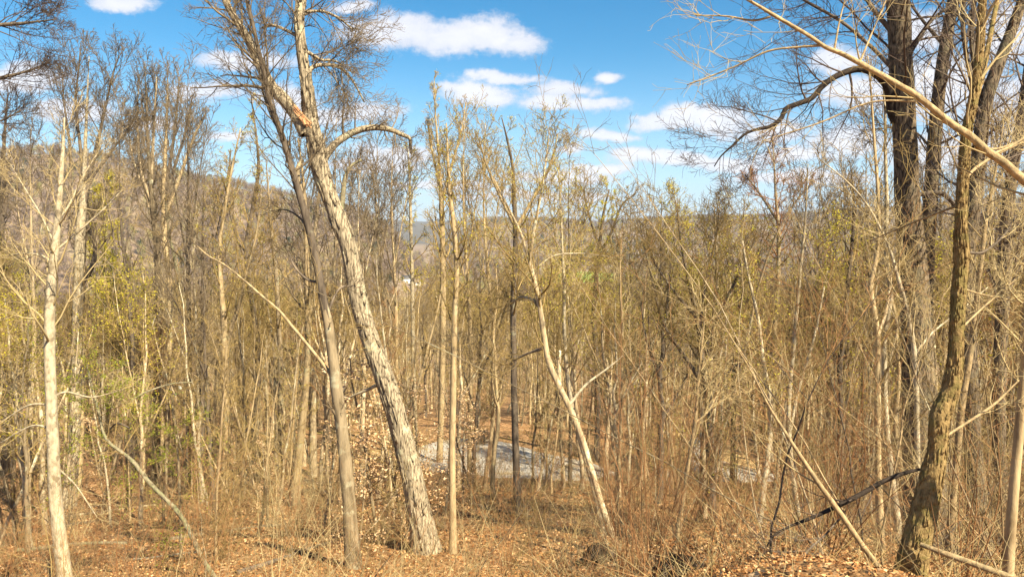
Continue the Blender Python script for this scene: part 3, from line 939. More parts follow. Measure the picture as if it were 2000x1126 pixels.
hero('dark straight tree with leafing crown in front of the gravel clearing', [(1012, 1005, 15), (1008, 900, 14), (1005, 800, 13), (1003, 700, 12), (1003, 600, 12), (1006, 520, 11), (1007, 450, 10), (1004, 390, 8), (1002, 330, 6), (990, 270, 4), (980, 230, 2)],
     bark='dark', twigs='twig', n=56, S=10, limbs=[L_([(1005, 440, 7), (975, 380, 5), (950, 320, 4), (935, 270, 2)], bark='tan'), L_([(1005, 450, 7), (1040, 390, 6), (1075, 320, 4), (1090, 260, 2)], bark='tan')],
     limb_crown=fine(n1=12, L1=1.7, n2=6, n3=4, rmin=0.004, a1=38), crown=fine(n1=18, L1=2.0, n2=6, n3=4, rmin=0.004, tr=(0.5, 0.99)), leaf='bud_dim', nleaf=2200, lsize=0.035)
hero('bent pale tree leaning left over the gravel clearing, knotted at mid height',
     [(1197, 1048, 15), (1175, 985, 13), (1155, 915, 12), (1133, 845, 12), (1112, 795, 12), (1088, 745, 12), (1070, 700, 12), (1060, 640, 11), (1053, 590, 10), (1043, 545, 9), (1035, 505, 8), (1045, 440, 6), (1058, 370, 4), (1068, 300, 3), (1075, 235, 1)],
     Y=13.5, bark='grey', twigs='twig', n=80, S=12, rough=0.08,
     limbs=[L_([(1055, 600, 8), (1040, 585, 7), (1018, 580, 6), (1000, 590, 4)], bark='pale'), L_([(1112, 790, 6), (1145, 750, 5), (1185, 720, 4), (1235, 680, 2)], bark='pale'), L_([(1060, 680, 6), (1030, 690, 5), (1000, 705, 3)], bark='dark'),
            L_([(1096, 770, 7), (1092, 720, 8), (1093, 685, 7)], bark='grey'), L_([(1040, 530, 4), (1080, 500, 3), (1130, 495, 3), (1190, 500, 1)], bark='pale'), L_([(1034, 508, 6), (1015, 450, 5), (990, 400, 4), (965, 350, 2)])],
     limb_crown=fine(n1=10, L1=1.0, n2=5, n3=5, rmin=0.0035), crown=fine(n1=28, L1=1.7, n2=7, n3=5, rmin=0.0035, tr=(0.5, 0.99)), leaf='bud_dim', nleaf=2500, lsize=0.025)
hero('slim leaning companion stem beside the bent pale tree', [(1178, 1040, 13), (1160, 950, 13), (1140, 880, 12), (1118, 800, 10), (1107, 720, 8), (1102, 640, 7), (1102, 560, 6), (1098, 480, 5), (1095, 400, 3), (1090, 320, 2)],
     Y=14.5, bark='pale', twigs='twig_pale', n=50, S=9, crown=fine(n1=26, L1=1.4, n2=5, n3=5, rmin=0.0035), leaf='bud', nleaf=900, lsize=0.035)
hero('spreading tree topped with bright yellow-green leaves right of the bent pale tree', [(1165, 900, 11), (1168, 800, 11), (1165, 700, 10), (1160, 620, 10), (1165, 540, 9), (1172, 470, 7), (1180, 410, 5), (1190, 370, 3)],
     bark='dark', twigs='twig', n=40, S=9, limbs=[L_([(1165, 520, 6), (1195, 450, 5), (1215, 400, 4), (1240, 380, 2)], bark='dark'), L_([(1170, 480, 5), (1150, 420, 4), (1140, 370, 2)])],
     limb_crown=fine(n1=14, L1=2.2, n2=6, n3=4, rmin=0.005, up1=0.03), crown=fine(n1=18, L1=2.6, n2=6, n3=4, rmin=0.005), leaf='bud', nleaf=5000, lsize=0.06)
hero('dark-stemmed tree with low spreading budding branches beside the gravel road', [(1392, 1005, 18), (1388, 920, 17), (1386, 850, 17), (1384, 790, 16), (1378, 740, 14), (1370, 690, 12), (1365, 640, 10), (1350, 570, 8), (1335, 500, 6), (1325, 430, 4), (1320, 390, 2)],
     Y=17, bark='dark', twigs='twig', n=60, S=11, limbs=[L_([(1380, 760, 9), (1340, 700, 7), (1300, 640, 5), (1280, 580, 3)], bark='dark'), L_([(1372, 700, 8), (1400, 620, 6), (1440, 540, 5), (1460, 470, 3)], bark='dark'), L_([(1366, 650, 7), (1375, 570, 6), (1395, 480, 4), (1405, 410, 2)], bark='dark'),
              L_([(1382, 780, 7), (1430, 720, 5), (1470, 690, 3)], bark='dark'), L_([(1360, 620, 6), (1310, 560, 5), (1270, 500, 3)], bark='dark')],
     limb_crown=fine(n1=16, L1=1.5, n2=7, n3=5, rmin=0.004), crown=fine(n1=26, L1=1.7, n2=7, n3=5, rmin=0.004), leaf='bud_dim', nleaf=4200, lsize=0.035)
hero('second dark stem close behind the low spreading budding tree', [(1376, 1000, 12), (1374, 900, 11), (1372, 820, 10), (1388, 700, 9), (1398, 620, 8), (1400, 540, 6), (1398, 460, 4), (1395, 400, 2)],
     Y=18, bark='grey', twigs='twig', n=40, S=8, crown=fine(n1=24, L1=1.8, n2=6, n3=5, rmin=0.005), leaf='bud_dim', nleaf=2000, lsize=0.035)
hero('slender tree with a reddish fan-shaped crown against the sky', [(1496, 930, 12), (1505, 830, 12), (1508, 740, 12), (1512, 650, 11), (1518, 570, 10), (1521, 500, 9), (1520, 440, 7), (1515, 380, 5), (1512, 320, 3), (1508, 262, 2)],
     bark='grey', twigs='twig_red', n=50, S=10, limbs=[L_([(1520, 450, 5), (1550, 400, 4), (1590, 350, 2)], bark='dark'), L_([(1518, 430, 5), (1485, 380, 4), (1455, 340, 2)], bark='dark')],
     limb_crown=fine(n1=16, L1=1.3, n2=7, n3=5, rmin=0.005, a1=45), crown=fine(n1=30, L1=1.9, n2=7, n3=5, rmin=0.005, tr=(0.6, 0.99), a1=50, up1=0.03))
hero('pale slanting pole with forked top in front of the spreading budding tree', [(1322, 1048, 12), (1330, 1000, 9), (1345, 900, 8), (1358, 820, 7), (1364, 740, 6), (1372, 660, 4), (1378, 600, 2)], Y=6.5, bark='stem', twigs='twig_pale', n=36, S=8,
     limbs=[L_([(1358, 825, 4), (1385, 800, 4), (1405, 760, 2)], bark='stem')], limb_crown=fine(n1=6, L1=0.5, n2=4, n3=3), crown=fine(n1=12, L1=0.7, n2=5, n3=4, rmin=0.003))
# --- right
hero('thick dark-grey trunk running out of the picture top, black limb arching left',
     [(1808, 985, 74), (1802, 900, 66), (1797, 800, 60), (1792, 700, 56), (1788, 600, 52), (1783, 520, 50), (1776, 440, 48), (1772, 380, 45), (1770, 320, 43), (1767, 250, 42), (1762, 180, 42), (1758, 100, 41), (1756, 40, 41), (1752, -30, 40)],
     Y=12.0, bark='rough', twigs='twig_dark', n=150, S=32, rough=0.07, extra=5.0, flare=1.2,
     limbs=[L_([(1750, 238, 17), (1741, 215, 17), (1738, 185, 18), (1730, 162, 17), (1708, 143, 15), (1680, 135, 13), (1655, 140, 12), (1628, 152, 11), (1605, 170, 11), (1585, 192, 10), (1560, 202, 10), (1535, 212, 9), (1525, 232, 9), (1505, 247, 8), (1480, 252, 6), (1455, 262, 5), (1430, 285, 4), (1408, 305, 3), (1395, 325, 2)],
               bark='black', n=60, dY=-0.5, crown=fine(n1=30, L1=1.25, n2=8, n3=7, n4=0, a1=50, rmin=0.0028, tr=(0.3, 1.0), up1=0.04, lt=0.35)),
            L_([(1740, 130, 9), (1700, 90, 7), (1640, 40, 6), (1570, 0, 5), (1500, -50, 3)], bark='dark', crown=fine(n1=20, L1=1.6, n2=8, n3=6, a1=45, rmin=0.003, tr=(0.2, 1.0), up1=-0.02)),
            L_([(1740, 60, 10), (1700, 10, 8), (1660, -60, 6), (1600, -120, 4)], bark='dark', crown=fine(n1=20, L1=2.0, n2=8, n3=6, a1=50, rmin=0.003, tr=(0.1, 1.0), up1=-0.12)),
            L_([(1790, 380, 9), (1830, 376, 9), (1850, 385, 8), (1880, 420, 5), (1900, 440, 3)], bark='dark'),
            L_([(1780, 100, 8), (1820, 40, 6), (1870, 0, 5), (1920, -60, 3)], bark='dark')],
     limb_crown=fine(n1=14, L1=1.2, n2=6, n3=5, rmin=0.003), crown=fine(n1=34, L1=2.2, n2=7, n3=5, rmin=0.003, tr=(0.55, 0.99), a1=60, rr1=0.12, up1=0.0))
hero('second dark trunk rising right of the thick one, slightly curved', [(1788, 960, 30), (1792, 860, 28), (1798, 760, 27), (1804, 660, 27), (1808, 560, 27), (1812, 470, 26), (1818, 390, 26), (1822, 310, 25), (1828, 240, 24), (1836, 160, 22), (1848, 80, 21), (1858, 20, 20), (1866, -40, 18)],
     Y=14, bark='rough', twigs='twig_dark', n=110, S=20, extra=4, limbs=[L_([(1845, 90, 7), (1810, 50, 6), (1780, 10, 4), (1760, -30, 3)], bark='dark'), L_([(1825, 300, 5), (1790, 260, 4), (1740, 250, 3), (1700, 255, 2)], bark='dark')],
     limb_crown=fine(n1=14, L1=1.2, n2=6, n3=5, rmin=0.003), crown=fine(n1=34, L1=1.8, n2=7, n3=5, rmin=0.003, tr=(0.5, 0.99), a1=55, rr1=0.2))
kink, kq, kb = hero('knobbly yellow-brown young tree with a kinked trunk, nearest of all',
     [(1772, 1140, 56), (1790, 1060, 50), (1808, 985, 46), (1822, 920, 40), (1832, 870, 34), (1833, 835, 36), (1838, 808, 37), (1852, 775, 32), (1860, 745, 33), (1866, 700, 26), (1869, 640, 26), (1872, 580, 26), (1876, 530, 25), (1878, 492, 28), (1877, 440, 21), (1879, 380, 20), (1883, 320, 19), (1888, 260, 18), (1898, 210, 17), (1908, 150, 15), (1914, 90, 14), (1918, 20, 13)],
     Y=4.0, bark='gold', twigs='twig_pale', n=420, S=48, rough=0.11, extra=1.2, flare=1.1,
     limbs=[L_([(1900, 205, 11), (1915, 160, 11), (1930, 90, 9), (1948, 0, 8), (1960, -60, 5)], bark='gold'), L_([(1846, 852, 5), (1880, 830, 5), (1940, 790, 5), (1990, 742, 3)], bark='stem', dY=0.2),
            L_([(1884, 492, 6), (1920, 492, 5), (1960, 460, 4), (1985, 420, 3)], bark='dark', dY=0.3), L_([(1874, 400, 5), (1820, 420, 4), (1770, 440, 3), (1700, 470, 2)], bark='stem', dY=0.5),
            L_([(1888, 345, 6), (1910, 325, 6), (1950, 300, 5), (2010, 272, 4)], bark='stem'), L_([(1868, 650, 4), (1920, 600, 4), (1990, 540, 3)], bark='stem'), L_([(1872, 560, 4), (1920, 575, 3), (2000, 590, 2)], bark='stem')],
     limb_crown=fine(n1=6, L1=0.35, n2=4, n3=3, rmin=0.0015), crown=fine(n1=12, L1=0.6, n2=4, n3=3, rmin=0.0015, tr=(0.55, 0.99)))
bark_plates(kq, kb, kink, 1500, [M['gold']], 0.02, 0.8, 5, 0.16, 0.003)
hero('smooth pale sapling standing at the very edge of the bank', [(1968, 1140, 21), (1972, 1060, 20), (1978, 980, 19), (1985, 900, 18), (1992, 830, 17), (1999, 740, 15), (2006, 650, 13), (2012, 540, 10), (2015, 430, 7), (2018, 300, 4)],
     Y=4.2, bark='tan', twigs='twig_pale', n=60, S=16, crown=fine(n1=18, L1=0.6, n2=5, n3=4, rmin=0.0015), name='sapling', cat='sapling')
hero('long bent sapling slanting down across the sky in front of the dark trunks',
     [(2300, 1000, 28), (2270, 800, 26), (2200, 560, 22), (2110, 430, 19), (2040, 378, 17), (2000, 352, 17), (1962, 318, 15), (1930, 297, 15), (1893, 264, 14), (1860, 243, 13), (1790, 187, 12), (1758, 168, 12), (1720, 146, 11), (1650, 108, 9), (1612, 92, 8), (1580, 70, 7), (1520, 35, 7), (1470, 5, 5), (1430, -15, 4)],
     Y=3.3, bark='stem', twigs='twig_pale', n=260, S=22, rough=0.07, name='sapling', cat='sapling',
     limbs=[L_([(1610, 88, 6), (1560, 92, 4), (1500, 100, 4), (1440, 128, 3), (1385, 150, 3), (1342, 166, 2)], bark='stem', dY=0.1), L_([(1505, 33, 4), (1470, 40, 4), (1420, 32, 3), (1358, 30, 2)], bark='stem', dY=0.1),
            L_([(1680, 120, 4), (1705, 60, 3), (1735, -10, 2)], bark='stem', dY=0.1), L_([(1630, 95, 4), (1640, 40, 3), (1655, -20, 2)], bark='stem', dY=0.1),
            L_([(1790, 198, 4), (1700, 200, 3), (1600, 240, 3), (1490, 275, 2)], bark='stem', dY=0.1),
            L_([(1940, 300, 5), (1975, 285, 4), (2030, 250, 3)], bark='stem', dY=0.1), L_([(1900, 288, 6), (1950, 290, 5), (2010, 268, 4)], bark='stem')],
     limb_crown=fine(n1=5, L1=0.22, n2=3, n3=2, rmin=0.0012), crown=fine(n1=9, L1=0.5, n2=4, n3=3, rmin=0.0012, tr=(0.45, 0.99)))
hero('straight bare pole leaning left out of the leaf litter', [(1735, 1130, 12), (1690, 1072, 11), (1640, 1000, 11), (1600, 945, 10), (1560, 885, 8), (1530, 838, 6), (1500, 790, 5), (1470, 730, 3), (1440, 680, 2)],
     Y=3.9, bark='stem', twigs='twig_pale', n=50, S=12, rough=0.03, flare=1.0, name='sapling', cat='sapling', crown=fine(n1=9, L1=0.5, n2=4, n3=3, rmin=0.0014, tr=(0.4, 0.99)))
hero('leaning tree with rough bark behind the kinked young tree, dark clustered twigs at its top', [(1905, 980, 34), (1900, 860, 32), (1893, 740, 31), (1890, 640, 30), (1888, 540, 30), (1895, 440, 28), (1908, 350, 26), (1915, 270, 25), (1925, 200, 24), (1945, 140, 22), (1968, 80, 20), (1990, 20, 18), (2010, -40, 15)],
     Y=11, bark='rough', twigs='twig_dark', n=110, S=18, extra=3, limbs=[L_([(1920, 220, 12), (1905, 140, 11), (1898, 60, 10), (1905, -20, 8)], bark='dark'), L_([(1918, 240, 10), (1890, 120, 9), (1880, 40, 8), (1882, -30, 6)], bark='dark'), L_([(1898, 420, 8), (1935, 380, 7), (1960, 330, 6), (1985, 250, 4)], bark='dark')],
     limb_crown=fine(n1=14, L1=1.2, n2=7, n3=5, rmin=0.003), crown=fine(n1=36, L1=1.6, n2=7, n3=5, rmin=0.003, tr=(0.45, 0.99), a1=55, rr1=0.2))
hero('dark upright tree at the edge of the bank beyond the smooth edge sapling', [(1955, 950, 26), (1950, 840, 25), (1952, 720, 24), (1958, 600, 24), (1962, 500, 22), (1966, 420, 22), (1975, 350, 20), (1985, 290, 19), (1998, 210, 18), (2010, 120, 16), (2020, 20, 14)],
     Y=13, bark='rough', twigs='twig_dark', n=80, S=14, extra=3, crown=fine(n1=36, L1=2.0, n2=7, n3=5, rmin=0.0035, tr=(0.35, 0.99), a1=50, rr1=0.25))
hero('slim yellowish stem running up between the kinked tree and the edge sapling', [(1858, 1010, 14), (1868, 900, 13), (1880, 780, 13), (1893, 700, 12), (1905, 610, 11), (1915, 520, 9), (1924, 440, 8), (1935, 380, 6), (1950, 300, 4), (1960, 240, 2)],
     Y=6.5, bark='stem', twigs='twig_pale', n=50, S=10, name='sapling', cat='sapling', crown=fine(n1=18, L1=0.9, n2=5, n3=4, rmin=0.002))
hero('thin tan tree with straight stem left of the white slanting one', [(1718, 1000, 15), (1715, 920, 13), (1714, 830, 12), (1714, 740, 12), (1714, 660, 11), (1706, 600, 10), (1700, 560, 10), (1712, 500, 8), (1716, 430, 7), (1713, 350, 6), (1707, 270, 5), (1702, 190, 3), (1695, 110, 2)],
     Y=8.5, bark='tan', twigs='twig', n=60, S=10, limbs=[L_([(1714, 655, 7), (1730, 610, 6), (1738, 560, 4), (1745, 500, 3)], bark='grey')], limb_crown=fine(n1=9, L1=0.8, n2=5, n3=4, rmin=0.0025), crown=fine(n1=24, L1=1.1, n2=5, n3=4, rmin=0.0025, tr=(0.35, 0.99)))
hero('whitish slanting young tree between the thin tan stem and the kinked tree', [(1792, 985, 11), (1792, 900, 10), (1791, 820, 10), (1789, 740, 10), (1785, 680, 9), (1775, 620, 9), (1765, 580, 8), (1750, 530, 7), (1735, 480, 5), (1700, 410, 4), (1660, 360, 3), (1600, 310, 2)],
     Y=7.2, bark='pale', twigs='twig_pale', n=60, S=10, limbs=[L_([(1788, 690, 5), (1820, 650, 4), (1870, 610, 3), (1930, 560, 2)], bark='pale')], limb_crown=fine(n1=8, L1=0.7, n2=4, n3=4, rmin=0.002), crown=fine(n1=24, L1=0.9, n2=5, n3=4, rmin=0.002, tr=(0.35, 0.99)))
hero('grey slender tree with a twisting stem left of the thin tan tree', [(1640, 985, 12), (1640, 890, 11), (1642, 800, 11), (1640, 720, 10), (1650, 640, 9), (1655, 560, 8), (1664, 480, 7), (1668, 400, 5), (1662, 330, 2)],
     bark='dark', twigs='twig', Y=17, n=44, S=9, crown=fine(n1=30, L1=1.9, n2=6, n3=5, rmin=0.004, tr=(0.3, 0.99)))
hero('light grey twin-stemmed tree right of the reddish crowned one', [(1560, 1010, 10), (1545, 900, 10), (1540, 800, 9), (1548, 700, 8), (1555, 620, 8), (1562, 540, 6), (1570, 460, 5), (1575, 390, 3), (1578, 320, 2)],
     bark='pale', twigs='twig', Y=14, n=44, S=9, limbs=[L_([(1542, 850, 6), (1560, 760, 6), (1590, 660, 5), (1610, 560, 3)], bark='pale')], limb_crown=fine(n1=12, L1=1.1, n2=5, n3=4, rmin=0.0035), crown=fine(n1=26, L1=1.5, n2=6, n3=4, rmin=0.0035, tr=(0.3, 0.99)))
hero('slanting pale trunk crossing behind the bare leaning pole', [(1478, 1060, 14), (1490, 960, 12), (1500, 880, 11), (1506, 800, 10), (1490, 700, 8), (1480, 620, 7), (1462, 540, 5), (1450, 470, 3)],
     Y=12, bark='pale', twigs='twig', n=40, S=9, crown=fine(n1=24, L1=1.3, n2=6, n3=5, rmin=0.003, tr=(0.3, 0.99)), leaf='bud_dim', nleaf=700, lsize=0.04)
# --- far left edge and the trees whose branches reach in
hero('tree just outside the view whose dark bare branches hang in at the upper edge', [(-150, 1050, 40), (-140, 800, 36), (-130, 560, 32), (-120, 360, 28), (-110, 200, 24), (-105, 60, 20), (-100, -80, 14)],
     Y=12, bark='rough', twigs='twig_dark', n=60, S=14, extra=2,
     limbs=[L_([(-112, 120, 9), (-60, 60, 8), (0, 49, 7), (50, 45, 5), (110, 38, 2)], bark='dark'), L_([(-115, 170, 9), (-50, 160, 8), (10, 150, 6), (60, 137, 4), (88, 126, 2)], bark='dark'), L_([(-115, 60, 8), (-50, 0, 7), (20, -20, 5), (95, 2, 2)], bark='dark'), L_([(-118, 260, 8), (-60, 240, 6), (0, 236, 4), (40, 215, 2)], bark='dark')],
     limb_crown=fine(n1=18, L1=1.0, n2=7, n3=5, rmin=0.003, up1=0.08), crown=fine(n1=20, L1=2.0, n2=6, n3=5, rmin=0.003))
hero('dark tree with a broken snag halfway up, first tree at the far edge', [(8, 930, 12), (10, 800, 12), (8, 700, 12), (5, 600, 12), (4, 500, 11), (3, 420, 9), (5, 340, 8), (8, 280, 6), (12, 220, 4), (16, 180, 2)],
     bark='dark', twigs='twig_grey', n=44, S=9, limbs=[L_([(8, 420, 8), (12, 370, 9), (14, 352, 9)], bark='dark')], crown=fine(n1=30, L1=2.2, n2=7, n3=5, rmin=0.006))
hero('yellow-green flowering tree glowing between the pale pair and the broom-crowned tree', [(208, 800, 8), (207, 700, 8), (206, 600, 8), (204, 520, 7), (202, 460, 5), (200, 400, 4), (200, 360, 2)],
     Y=48, bark='grey', twigs='twig', n=30, S=7, crown=fine(n1=26, L1=3.4, n2=7, n3=5, rmin=0.008, tr=(0.4, 0.99)), leaf='bud', nleaf=9000, lsize=0.10)
for (px, top, yb, w, lab) in [(60, 250, 870, 9, 'thin grey tree between the far edge and the smooth pale tree'), (235, 200, 900, 9, 'thin upright tree left of the broom-crowned one'),
                              (365, 140, 900, 10, 'slender grey tree right of the two-toned trunk'), (395, 330, 860, 9, 'short slim tree beside the crooked broken-topped one'),
                              (655, 230, 900, 9, 'upright grey tree seen between the leaning pair'), (700, 330, 880, 8, 'thin tree just right of the shaggy trunk'), (735, 260, 860, 8, 'upright fine-twigged tree against the sky right of the shaggy trunk'),
                              (765, 250, 850, 8, 'tall fine-twigged tree under the end of the arching shaggy limb'), (905, 210, 900, 9, 'tall slim tree right of the middle pair'), (945, 240, 890, 9, 'slim leafing tree left of the dark straight one'),
                              (1110, 300, 900, 8, 'pale fine-crowned tree above the green field'), (1230, 400, 880, 9, 'small budding tree left of the low spreading one'), (1290, 375, 870, 9, 'bushy budding tree whose top just clears the ridge'),
                              (1450, 390, 880, 9, 'low-crowned budding tree left of the reddish fan crown'), (1600, 330, 900, 9, 'bare tree between the reddish crown and the dark trunks'), (1650, 320, 890, 9, 'dark slim tree behind the twisting grey stem'),
                              (1690, 300, 900, 10, 'crowded bare tree close left of the thick dark trunk'), (1835, 260, 900, 12, 'bare tree filling the gap between the two dark trunks'), (1935, 200, 900, 12, 'bare tree behind the rough leaning one')]:
    cx = px + rng.normal() * 8
    bm = ('grey', 'tan', 'dark', 'grey')[int(px) % 4] if px > 500 else ('grey', 'dark')[int(px) % 2]
    dm = px > 850 and px < 1500
    hero(lab, [(cx + 5, yb + 20, w * 1.1), (cx + 8, (yb * 2 + top) / 3, w * 0.9), (px + 2, (yb + 2 * top) / 3, w * 0.5), (px, (yb + 5 * top) / 6, w * 0.24), (px + 3, top, 1)],
         Y=float(rng.uniform(27, 36)), bark=bm, twigs='twig' if dm else 'twig_grey', n=36, S=8, wob=0.1,
         limbs=[L_([(px + 4, (yb + top) / 2, w * 0.36), (px - 25, (yb + 2.6 * top) / 3.6, w * 0.25), (px - 40, (yb + 7 * top) / 8, 1)]), L_([(px + 4, (yb + top) / 2 - 20, w * 0.36), (px + 24, (yb + 2.6 * top) / 3.6, w * 0.25), (px + 42, (yb + 7 * top) / 8, 1)])],
         limb_crown=fine(n1=14, L1=2.0, n2=6, n3=4, rmin=0.005, a1=34, up1=0.10, lt=0.5), crown=fine(n1=26, L1=2.9, n2=6, n3=5, rmin=0.005, a1=34 if not dm else 42, up1=0.12, tr=(0.4, 0.99), lt=0.6),
         leaf='bud_dim' if dm else None, nleaf=1100, lsize=0.05)

# --- leaning lichened trunk with green sprays, fallen wood
hero('slanting dead trunk mottled with lichen, fresh green leaves round its upper end',
     [(398, 1095, 9), (378, 1052, 9), (352, 1005, 9), (322, 972, 8), (290, 940, 8), (264, 905, 8), (242, 886, 7), (212, 862, 6), (200, 838, 5), (192, 800, 5), (182, 765, 4), (172, 720, 3)],
     Y=13, bark='lichen', twigs='twig', n=160, S=14, rough=0.24, dY=1.5,
     limbs=[L_([(190, 810, 4), (230, 790, 4), (280, 775, 3), (320, 772, 2)], bark='lichen'), L_([(205, 860, 4), (180, 850, 4), (165, 862, 3), (150, 880, 2)], bark='dark')],
     limb_crown=fine(n1=14, L1=0.9, n2=5, n3=4, rmin=0.002, a1=55, up1=0.0), crown=fine(n1=22, L1=1.3, n2=6, n3=4, rmin=0.0025, tr=(0.6, 0.99), a1=65, up1=0.0, lt=0.2), leaf='green', nleaf=4200, lsize=0.035)
hero('small green-leaved sapling in front of the two-toned trunk', [(352, 1010, 6), (350, 930, 5), (345, 860, 4), (340, 810, 2)], bark='grey', twigs='twig', n=24, S=7, Y=15, name='sapling', cat='sapling',
     crown=fine(n1=16, L1=1.1, n2=5, n3=4, rmin=0.0025, a1=70, up1=-0.02, tr=(0.3, 0.99), lt=0.3), leaf='green', nleaf=2200, lsize=0.035)
for lab, pts, Y, bk, tw in [
    ('charred-looking dark branch slanting down to the litter right of the bare pole', [(1800, 915, 5), (1760, 925, 8), (1720, 942, 9), (1680, 965, 10), (1630, 990, 9), (1580, 1012, 7), (1540, 1028, 5), (1510, 1046, 4), (1498, 1066, 3)], 4.6, 'black', 'twig_dark'),
    ('pale fallen pole lying on the leaf litter beside the kinked tree', [(1798, 1062, 9), (1840, 1078, 12), (1890, 1096, 13), (1940, 1114, 13), (2010, 1138, 13)], 3.9, 'stem', None),
    ('thin dark dead branch reaching down to the litter under the charred one', [(1640, 1012, 3), (1610, 1045, 4), (1580, 1072, 5), (1550, 1110, 3)], 4.4, 'dark', 'twig_dark')]:
    q = trace(pts, Y, -0.3, 40, False)
    base = q[0, :3].copy()
    t = thing('fallen_branch', lab, 'branch', base)
    G = Geo(); G.tubes(q[None, :, :3], q[None, :, 3], 10, 0.1, cap=True)
    link('limb', G.build('limb_mesh', [M[bk]], origin=base), t)
    if tw:
        G = Geo(); crown_levels(G, q[None, :, :3], q[None, :, 3], fine(n1=8, L1=0.35, n2=4, n3=2, rmin=0.0015, tr=(0.3, 1)), [4, 3, 3])
        link('crown', G.build('twigs_mesh', [M[tw]], origin=base), t)


def ground_log(px, py, ang, ln, r, bk, label, name='fallen_log', cat='log'):
    x, y = gy(px, py)
    d = np.array([math.cos(ang), math.sin(ang)])
    k = np.linspace(-0.5, 0.5, 16)
    X, Y = x + d[0] * k * ln, y + d[1] * k * ln
    Z = height(X, Y)
    Z = np.convolve(np.pad(Z, 3, mode='edge'), np.ones(7) / 7, 'valid') + r * 0.6
    P = np.stack([X, Y, Z], -1)
    base = P[0].copy()
    t = thing(name, label, cat, base)
    G = Geo(); G.tubes(P[None], (r * np.linspace(1, 0.6, 16))[None], 10, 0.12, cap=True)
    link('log_body', G.build('log_mesh', [M[bk]], origin=base), t)
    G = Geo(); crown_levels(G, P[None], (r * np.linspace(1, 0.6, 16))[None], fine(n1=5, L1=ln * 0.2, n2=3, n3=2, rmin=0.004), [4, 3, 3])
    link('crown', G.build('twigs_mesh', [M['twig_grey']], origin=base), t)


for a in [(60, 1040, 0.1, 5, 0.09, 'dark', 'long dark fallen log lying left of the smooth pale trunk'), (200, 1000, 0.15, 4.5, 0.07, 'grey', 'grey fallen log behind the smooth pale trunk'),
          (215, 985, 0.6, 2.5, 0.05, 'dark', 'dark curved fallen branch beside the smooth pale trunk'), (140, 1065, -0.2, 3.5, 0.07, 'lichen', 'pale rotten log in the leaf litter below the straight pale pair'),
          (330, 1085, -0.5, 2.5, 0.03, 'pale', 'thin bleached stick near the foot of the lichened trunk'), (440, 1040, 0.4, 3, 0.06, 'grey', 'grey log left of the slim leaning tree'),
          (980, 1000, -0.9, 3, 0.05, 'dark', 'dark log on the slope below the gravel clearing'), (1245, 1085, 0.25, 1.4, 0.018, 'stem', 'pale stick propped beside the dark root hollow'),
          (560, 1090, 0.9, 2.2, 0.05, 'dark', 'short dark log between the leaning pair and the bottom edge'), (930, 960, -0.8, 3.0, 0.06, 'dark', 'dark fallen trunk just below the near edge of the gravel')]:
    ground_log(*a)


MOUNDS = []


def mound(px, py, w, h, label):
    """an old root hollow: a dark earthen hump with hanging roots"""
    x, y = gy(px, py)
    w *= y / F; h *= y / F
    base = np.array([x, y, float(height(x, y)) - 0.02])
    MOUNDS.append((x, y, w * 1.0))
    t = thing('root_mound', label, 'mound', base)
    nu, nv = 40, 14
    u = np.arange(nu) / nu * 2 * np.pi
    v = np.linspace(0, 1, nv)
    U, Vv = np.meshgrid(u, v)
    rr = np.cos(Vv * np.pi / 2) ** 0.6
    nn = 1 + 0.7 * (vnoise(np.cos(U) * 2.5 + 5, np.sin(U) * 2.5 + Vv * 5, 9) - 0.5) + 0.35 * (vnoise(np.cos(U) * 7 + 5, np.sin(U) * 7 + Vv * 11, 3) - 0.5)
    X, Yy, Z = w * rr * np.cos(U) * nn, w * 0.7 * rr * np.sin(U) * nn, h * Vv ** 0.8 * (0.6 + 0.4 * nn) - 0.05
    V = np.stack([X, Yy, Z], -1).reshape(-1, 3)
    i = np.arange(nv - 1)[:, None] * nu + np.arange(nu)[None]
    j = np.arange(nv - 1)[:, None] * nu + (np.arange(nu)[None] + 1) % nu
    G = Geo(); G.add(V, quads=np.stack([i, j, j + nu, i + nu], -1).reshape(-1, 4))
    link('earth', G.build('earth_mesh', [M['soil']]), t)
    P = []
    for k in range(9):
        a = rng.uniform(-2.9, -0.2)
        p0 = np.array([w * 0.8 * math.cos(a), w * 0.6 * math.sin(a), h * rng.uniform(0.5, 1.1)])
        d = np.array([math.cos(a) * 0.6 + rng.normal() * 0.4, -0.5, -0.4]); pts = [p0]
        for _ in range(4): pts.append(pts[-1] + norm(d + rng.normal(size=3) * 0.5) * w * 0.22)
        P.append(pts)
    G = Geo(); G.tubes(np.array(P), np.tile(np.array([0.03, 0.025, 0.02, 0.015, 0.01]) * w, (9, 1)), 4)
    link('roots', G.build('roots_mesh', [M['twig_dark']]), t)
    n = 260
    a = rng.random(n) * 6.28
    C = np.stack([w * rng.uniform(0.5, 1.1, n) * np.cos(a), w * 0.7 * rng.uniform(0.5, 1.1, n) * np.sin(a) + w * 0.2, h * rng.uniform(0.75, 1.1, n)], -1)
    C = C[C[:, 1] > -w * 0.1]
    G = Geo(); G.leaves(C, w * 0.16, flat=0.3)
    link('leaves', G.build('leaves_mesh', [M['litter']], smooth=False, tint=True), t)


mound(1168, 1096, 36, 44, 'smaller dark root hollow in the bank below the bent pale tree')
mound(1325, 1126, 58, 60, 'larger dark root hollow in the bank beside the pale slanting pole')


